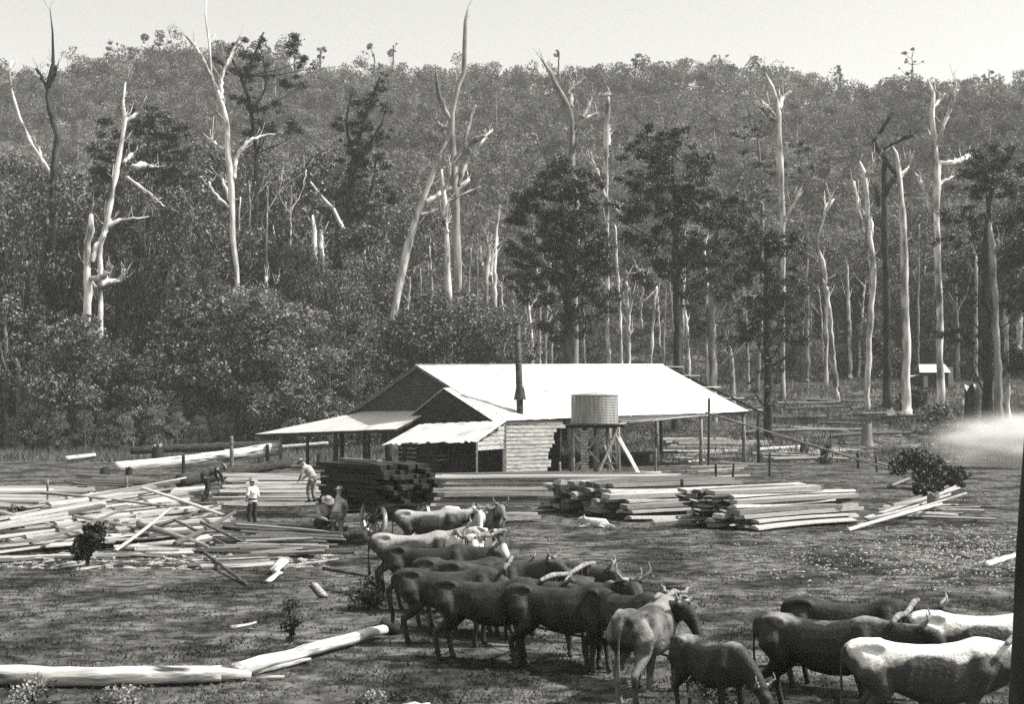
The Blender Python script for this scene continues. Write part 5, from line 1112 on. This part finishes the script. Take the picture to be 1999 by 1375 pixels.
crouch = dict(pelvis=(-.15, 0, .50), waist=(-.08, 0, .62), chest=(.14, 0, .84), neck=(.26, 0, .98), head=(.34, 0, 1.08), face=(.8, 0, -.5), shl=(.16, .20, .90), shr=(.16, -.20, .90), ell=(.34, .24, .66), wrl=(.54, .12, .58), elr=(.34, -.22, .66), wrr=(.54, -.10, .60), hipl=(-.14, .11, .48), hipr=(-.14, -.11, .48), knl=(.28, .17, .56), knr=(.24, -.17, .50), anl=(.12, .16, .09), anr=(.02, -.16, .09))
person(flatp(493, 1031, 0), 150, stand, 'person standing with hand on hip in a white shirt, dark trousers and hat', 'shirt_white', 'trousers')
q = P(408, 978, 52); person(q, 35, bend, 'person in dark clothes bending over the slabs at the left', 'shirt_dark', 'trousers')
q = P(606, 986, 52.5); q.z = .75; person(q, 158, stoop, 'person in a light shirt stooping on top of the board stack', 'shirt_grey', 'trousers_grey')
person(flatp(630, 1056, 0), -60, crouch, 'person crouching in dark trousers beside the wagon wheel', 'shirt_grey', 'trousers', scale=1.18)
person(flatp(658, 1058, 0), 80, dict(stoop, head=(.24, 0, 1.60), neck=(.16, 0, 1.46), face=(1, 0, -.2)), 'person seen from behind in a grey shirt and broad hat beside the wagon', 'shirt_grey', 'trousers_grey')

# ------------------------------------------------------------------ wagon with its load
WH = -50.0
wg = empty('timber_wagon', tuple(flatp(772, 1056, 0)), 'heavy timber wagon with pale rimmed wheels behind the last bullocks', 'wagon', None, R(WH))
def wheel(x, y, r, parent):
    root = bpy.data.objects.new('wheel', None); link(root, parent); root.location = (x, y, r)
    # wheel axis along local Y
    t = MB(); n = 36; w = .055
    prof = [(r, -w), (r, w), (r - .07, w), (r - .07, -w)]
    vs = [(pr * math.cos(2 * math.pi * k / n), py, pr * math.sin(2 * math.pi * k / n)) for pr, py in prof for k in range(n)]
    t.add(vs, [(i * n + k, i * n + (k + 1) % n, ((i + 1) % 4) * n + (k + 1) % n, ((i + 1) % 4) * n + k) for i in range(4) for k in range(n)]); t.build('rim', M['tyre'], root)
    t = MB(); t.tube([(0, -.16, 0), (0, -.05, 0), (0, .05, 0), (0, .16, 0)], [.06, .11, .11, .06], 12); t.build('hub', M['dark'], root)
    for k in range(12):
        a = 2 * math.pi * k / 12; t = MB(); t.tube([(.09 * math.cos(a), 0, .09 * math.sin(a)), ((r - .06) * math.cos(a), 0, (r - .06) * math.sin(a))], [.032, .024], 6); t.build('spoke', M['post'], root)
for (x, y, r) in ((0, -.85, .70), (0, .85, .70), (-2.5, -.85, .78), (-2.5, .85, .78)): wheel(x, y, r, wg)
t = MB(); t.tube([(0, -.95, .70), (0, .95, .70)], .05, 8); t.beam((0, -.8, .85), (0, .8, .85), .16, .2, 0, (0, 0, 1)); t.build('axle', M['dark'], wg); t = MB(); t.tube([(-2.5, -.95, .78), (-2.5, .95, .78)], .05, 8); t.beam((-2.5, -.8, .95), (-2.5, .8, .95), .16, .18)
t.build('axle', M['dark'], wg)
t = MB(); t.beam((-3.3, -.4, 1.08), (.7, -.4, 1.02), .14, .16); t.beam((-3.3, .4, 1.08), (.7, .4, 1.02), .14, .16); t.beam((.2, 0, .75), (2.6, 0, .70), .10, .12)
for x in (-3.1, -2.2, -1.3, -.4, .5): t.beam((x, -1.0, 1.19), (x, 1.0, 1.19), .12, .10)
t.build('frame', M['plank_dark'], wg)
bas = wg.matrix_basis
for r_ in range(8):
    for c in range(9):
        if 0 < c < 8 and r_ < 7 and False: continue
        zz = 1.30 + r_ * .155; yy = (c - 4) * .27 * (1 - .04 * abs(r_ - 3)); x1 = .95 + random.uniform(-.4, .4) - .10 * abs(r_ - 3); L = random.uniform(3.1, 3.8)
        p = bas @ Vector((x1 - L, yy, zz + random.uniform(-.01, .02))); q = bas @ Vector((x1, yy, zz + random.uniform(-.01, .01)))
        plank(p, q, .25, .14, 'board', 'dark', 'board painted dark for shade in the tall load carried by the wagon', 'boards loaded on the wagon, painted dark for shade', roll=0)  # shade on the load is put into the dark board colour
plank(bas @ Vector((-2.3, -.5, 2.57)), bas @ Vector((.4, -.9, 2.59)), .2, .07, 'board', 'plank', 'single pale board lying on top of the dark wagon load', None, roll=0)
for k, (x, y) in enumerate(((-.1, .3), (.25, -.35), (.6, .1))): pass

# dog lying on the grass
dl = flatp(1166, 1031, 0); dog = empty('dog', tuple(dl), 'white and dark dog lying curled on the grass before the shaded stack', 'dog', None, R(175))
b = MB(); loft(b, [((-.34, 0, .13), .06, .06, 0), ((-.26, 0, .15), .13, .13, 0), ((0, 0, .16), .15, .145, 0), ((.22, 0, .18), .13, .14, 0), ((.34, 0, .24), .08, .09, .4), ((.42, 0, .29), .07, .075, 0), ((.50, 0, .28), .06, .06, -.3), ((.60, 0, .25), .03, .032, -.2)], 12)
for s in (-1, 1):
    b.tube([(.24, .09 * s, .12), (.38, .10 * s, .05), (.55, .09 * s, .03)], [.055, .035, .03], 8); b.tube([(-.22, .10 * s, .12), (-.05, .18 * s, .05), (-.24, .20 * s, .035)], [.085, .05, .03], 8); b.tube([(.41, .05 * s, .34), (.40, .075 * s, .41)], [.03, .008], 6)
b.tube([(-.34, 0, .12), (-.50, .08, .06), (-.55, .22, .04)], [.03, .025, .015], 8)
link(bpy.data.objects.new('body', fuse(b, .014, M['coat_white'], 3)), dog); dog.scale = (1.15,) * 3

# ------------------------------------------------------------------ grass, chips and rubble
def scatter_uv(n, u0, u1, v0, v1, pw=1.0):
    v = v0 + (v1 - v0) * rng.uniform(0, 1, n) ** pw; u = rng.uniform(u0, u1, n); D = H * F / (v - CV)
    x = (u - CU) * D / F; return x, D, terrain(x, D)
def grass():
    x, y, z = scatter_uv(150000, -250, 2250, 902, 1500, .9)
    keep = rng.uniform(0, 1, len(x)) < .12 + 1.5 * np.clip(vnoise(x, y, 1.1, 8) * .5 + vnoise(x, y, .35, 9) * .5 - .36, 0, 1) * 1.4
    x, y, z = x[keep], y[keep], z[keep]; n = len(x)
    h = rng.uniform(.012, .042, n) * (1 + y / 50); w = rng.uniform(.006, .018, n) * (1 + y / 40); a = rng.uniform(0, 6.28, n); lx = rng.normal(0, .5, n) * h; ly = rng.normal(0, .5, n) * h
    V = np.stack([np.stack([x - w * np.cos(a), y - w * np.sin(a), z - .01], 1), np.stack([x + w * np.cos(a), y + w * np.sin(a), z - .01], 1), np.stack([x + lx, y + ly, z + h], 1)], 1).reshape(-1, 3)
    o = bpy.data.objects.new('grass', mesh_np('grass', V, np.arange(3 * n).reshape(-1, 3), M['grass'])); link(o); props(o, 'short rough trampled grass and weeds covering the whole yard', 'grass', kind='stuff')
grass()
def lumps(n, gen, smin, smax, mt, name, label, cat, flat=.5, elong=1.0):
    x, y, z = gen(n); n = len(x); s = rng.uniform(0, 1, n) ** 2 * (smax - smin) + smin; a = rng.uniform(0, 3.14, n); el = 1 + rng.uniform(0, 1, n) ** 2 * elong
    base = np.array([[1, .1, 0], [.2, .9, 0], [-.9, .3, 0], [-.4, -.8, 0], [.6, -.7, 0], [.1, 0, 1], [-.3, .2, .8]], float)
    f = np.array([[0, 1, 5], [1, 6, 5], [1, 2, 6], [2, 3, 6], [3, 5, 6], [3, 4, 5], [4, 0, 5]])
    P_ = base[None] * (1 + rng.uniform(-.3, .3, (n, 7, 3))); P_[..., 0] *= (s * el)[:, None]; P_[..., 1] *= s[:, None]; P_[..., 2] *= (s * flat)[:, None]
    X = P_[..., 0] * np.cos(a)[:, None] - P_[..., 1] * np.sin(a)[:, None] + x[:, None]; Y = P_[..., 0] * np.sin(a)[:, None] + P_[..., 1] * np.cos(a)[:, None] + y[:, None]; Z = P_[..., 2] + z[:, None] - .01
    V = np.stack([X, Y, Z], -1).reshape(-1, 3); Fc = (f[None] + 7 * np.arange(n)[:, None, None]).reshape(-1, 3)
    o = bpy.data.objects.new(name, mesh_np(name, V, Fc, M[mt])); link(o); props(o, label, cat, kind='stuff')
M['clod'] = material('earth_clod', .02, .10, 3, 4, 1.0, rand=-1, extra=(0.38, .5, .41, .56))
M['clod_pale'] = material('pale_clod', .07, .20, 3, 4, 1.0, rand=-1, extra=(0.38, .3, .41, .56))
def gen_all(n):
    x, y, z = scatter_uv(n, -200, 2200, 940, 1480, 1.0); k = rng.uniform(0, 1, n) < .15 + 1.3 * np.clip(vnoise(x, y, 2.2, 12) - .35, 0, 1); return x[k], y[k], z[k]
lumps(26000, gen_all, .012, .085, 'clod', 'earth_clods', 'dark clods of trampled earth and dung all over the yard', 'earth', .7)
lumps(9000, gen_all, .010, .05, 'clod_pale', 'pale_earth', 'pale crumbs of dry earth all over the yard', 'earth', .6)
lumps(1500, gen_all, .012, .055, 'chips', 'wood_chips', 'white chips and bark flakes strewn over the trampled yard', 'wood chips', .35, 2.5)
def gen_heap(n):
    x, y, z = scatter_uv(n, -120, 640, 1040, 1112, 1.0); return x, y, z
lumps(1300, gen_heap, .03, .16, 'chips', 'bark_litter', 'pale bark and sawdust litter under the left heap of slabs', 'litter', .35, 4)
def gen_rub(n):
    u = np.concatenate([rng.normal(1900, 80, n // 2), rng.normal(1740, 170, n - n // 2)]); v = np.concatenate([rng.normal(1075, 26, n // 2), rng.normal(1085, 30, n - n // 2)])
    v = np.clip(v, 1015, 1200); D = H * F / (v - CV); x = (u - CU) * D / F; return x, D, terrain(x, D)
lumps(3600, gen_rub, .010, .065, 'chips', 'rubble', 'white stones and wood rubble spread over the ground at the right edge', 'rubble', .6, .6)
def gen_far(n):
    u = rng.uniform(1250, 2050, n); D = rng.uniform(112, 172, n); x = (u - CU) * D / F; k = x > 8; return x[k], D[k], terrain(x[k], D[k])
lumps(900, gen_far, .05, .4, 'clod_pale', 'clearing_litter', 'pale branches and litter over the far clearing', 'litter', .5, 4)
def gen_stk(n):
    u = rng.uniform(820, 1760, n); v = rng.uniform(985, 1055, n); D = H * F / (v - CV); x = (u - CU) * D / F; return x, D, terrain(x, D)
lumps(900, gen_stk, .02, .10, 'clod_pale', 'stack_litter', 'bits of bark along the foot of the stacks', 'litter', .4, 3)
def tall_grass():
    u = rng.uniform(-200, 2250, 60000); D = rng.uniform(112, 178, 60000); x = (u - CU) * D / F; k = (x > -60); x, y = x[k], D[k]; z = terrain(x, y); n = len(x)
    kk = rng.uniform(0, 1, n) < vnoise(x, y, 5, 21) * 1.3; x, y, z = x[kk], y[kk], z[kk]; n = len(x)
    h = rng.uniform(.25, .8, n); w = rng.uniform(.04, .12, n); a = rng.uniform(0, 6.28, n)
    V = np.stack([np.stack([x - w * np.cos(a), y - w * np.sin(a), z - .05], 1), np.stack([x + w * np.cos(a), y + w * np.sin(a), z - .05], 1), np.stack([x + rng.normal(0, .3, n) * h, y, z + h], 1)], 1).reshape(-1, 3)
    o = bpy.data.objects.new('tall_grass', mesh_np('tall_grass', V, np.arange(3 * n).reshape(-1, 3), M['grass_tall'])); link(o); props(o, 'pale tall grass and bracken on the slope beyond the mill', 'grass', kind='stuff')
M['grass_tall'] = material('tall_grass_blades', 0.05, 0.22, 0.3, 4, 0.9, rand=-1, trans=.3)
tall_grass()

# ------------------------------------------------------------------ smoke and haze
def volume_mat(name, density, col, noise=None, radial=False, aniso=0.0):
    m = bpy.data.materials.new(name); m.use_nodes = True; n = m.node_tree; n.nodes.clear(); out = n.nodes.new('ShaderNodeOutputMaterial'); v = n.nodes.new('ShaderNodeVolumePrincipled')
    v.inputs['Color'].default_value = col; v.inputs['Density'].default_value = density; v.inputs['Anisotropy'].default_value = aniso; n.links.new(v.outputs[0], out.inputs['Volume'])
    if noise:
        tc = n.nodes.new('ShaderNodeTexCoord'); no = n.nodes.new('ShaderNodeTexNoise'); no.inputs['Scale'].default_value = noise; no.inputs['Detail'].default_value = 4; n.links.new(tc.outputs['Object'], no.inputs['Vector'])
        ln = n.nodes.new('ShaderNodeVectorMath'); ln.operation = 'LENGTH'; n.links.new(tc.outputs['Object'], ln.inputs[0])
        f = n.nodes.new('ShaderNodeMapRange'); f.inputs[1].default_value = 1.0; f.inputs[2].default_value = .0; f.inputs[3].default_value = 0; f.inputs[4].default_value = 1; n.links.new(ln.outputs['Value'], f.inputs[0])
        s = n.nodes.new('ShaderNodeMath'); s.operation = 'MULTIPLY_ADD'; n.links.new(no.outputs['Fac'], s.inputs[0]); s.inputs[1].default_value = 3.2; s.inputs[2].default_value = -1.15
        f2 = n.nodes.new('ShaderNodeMath'); f2.operation = 'POWER'; n.links.new(f.outputs[0], f2.inputs[0]); f2.inputs[1].default_value = 3.0; f = f2; mu = n.nodes.new('ShaderNodeMath'); mu.operation = 'MULTIPLY'; mu.use_clamp = True; n.links.new(s.outputs[0], mu.inputs[0]); n.links.new(f.outputs[0], mu.inputs[1])
        m2 = n.nodes.new('ShaderNodeMath'); m2.operation = 'MULTIPLY'; n.links.new(mu.outputs[0], m2.inputs[0]); m2.inputs[1].default_value = density; n.links.new(m2.outputs[0], v.inputs['Density'])
    return m
sm = MB(); sm.ball((0, 0, 0), 1.0, 24, 16)
so = sm.build('smoke', volume_mat('smoke_volume', 13.0, (1, .99, .96, 1), 3.2), None, label='white smoke drifting low over the ground at the right edge', cat='smoke', kind='stuff')
q = P(2030, 872, 100); so.location = q; so.scale = (9.5, 4.5, 3.1); so.rotation_euler = (0, R(4), 0)

HAZE = 0.00026
hz = MB(); hz.box((0, 420, 75), (1500, 1100, 310))
hz.build('haze', volume_mat('haze_volume', HAZE, (1, .992, .955, 1)), None, kind='stuff', label='thin pale air haze over the valley', cat='haze')
scene.cycles.volume_step_rate = 1.0; scene.cycles.volume_max_steps = 256
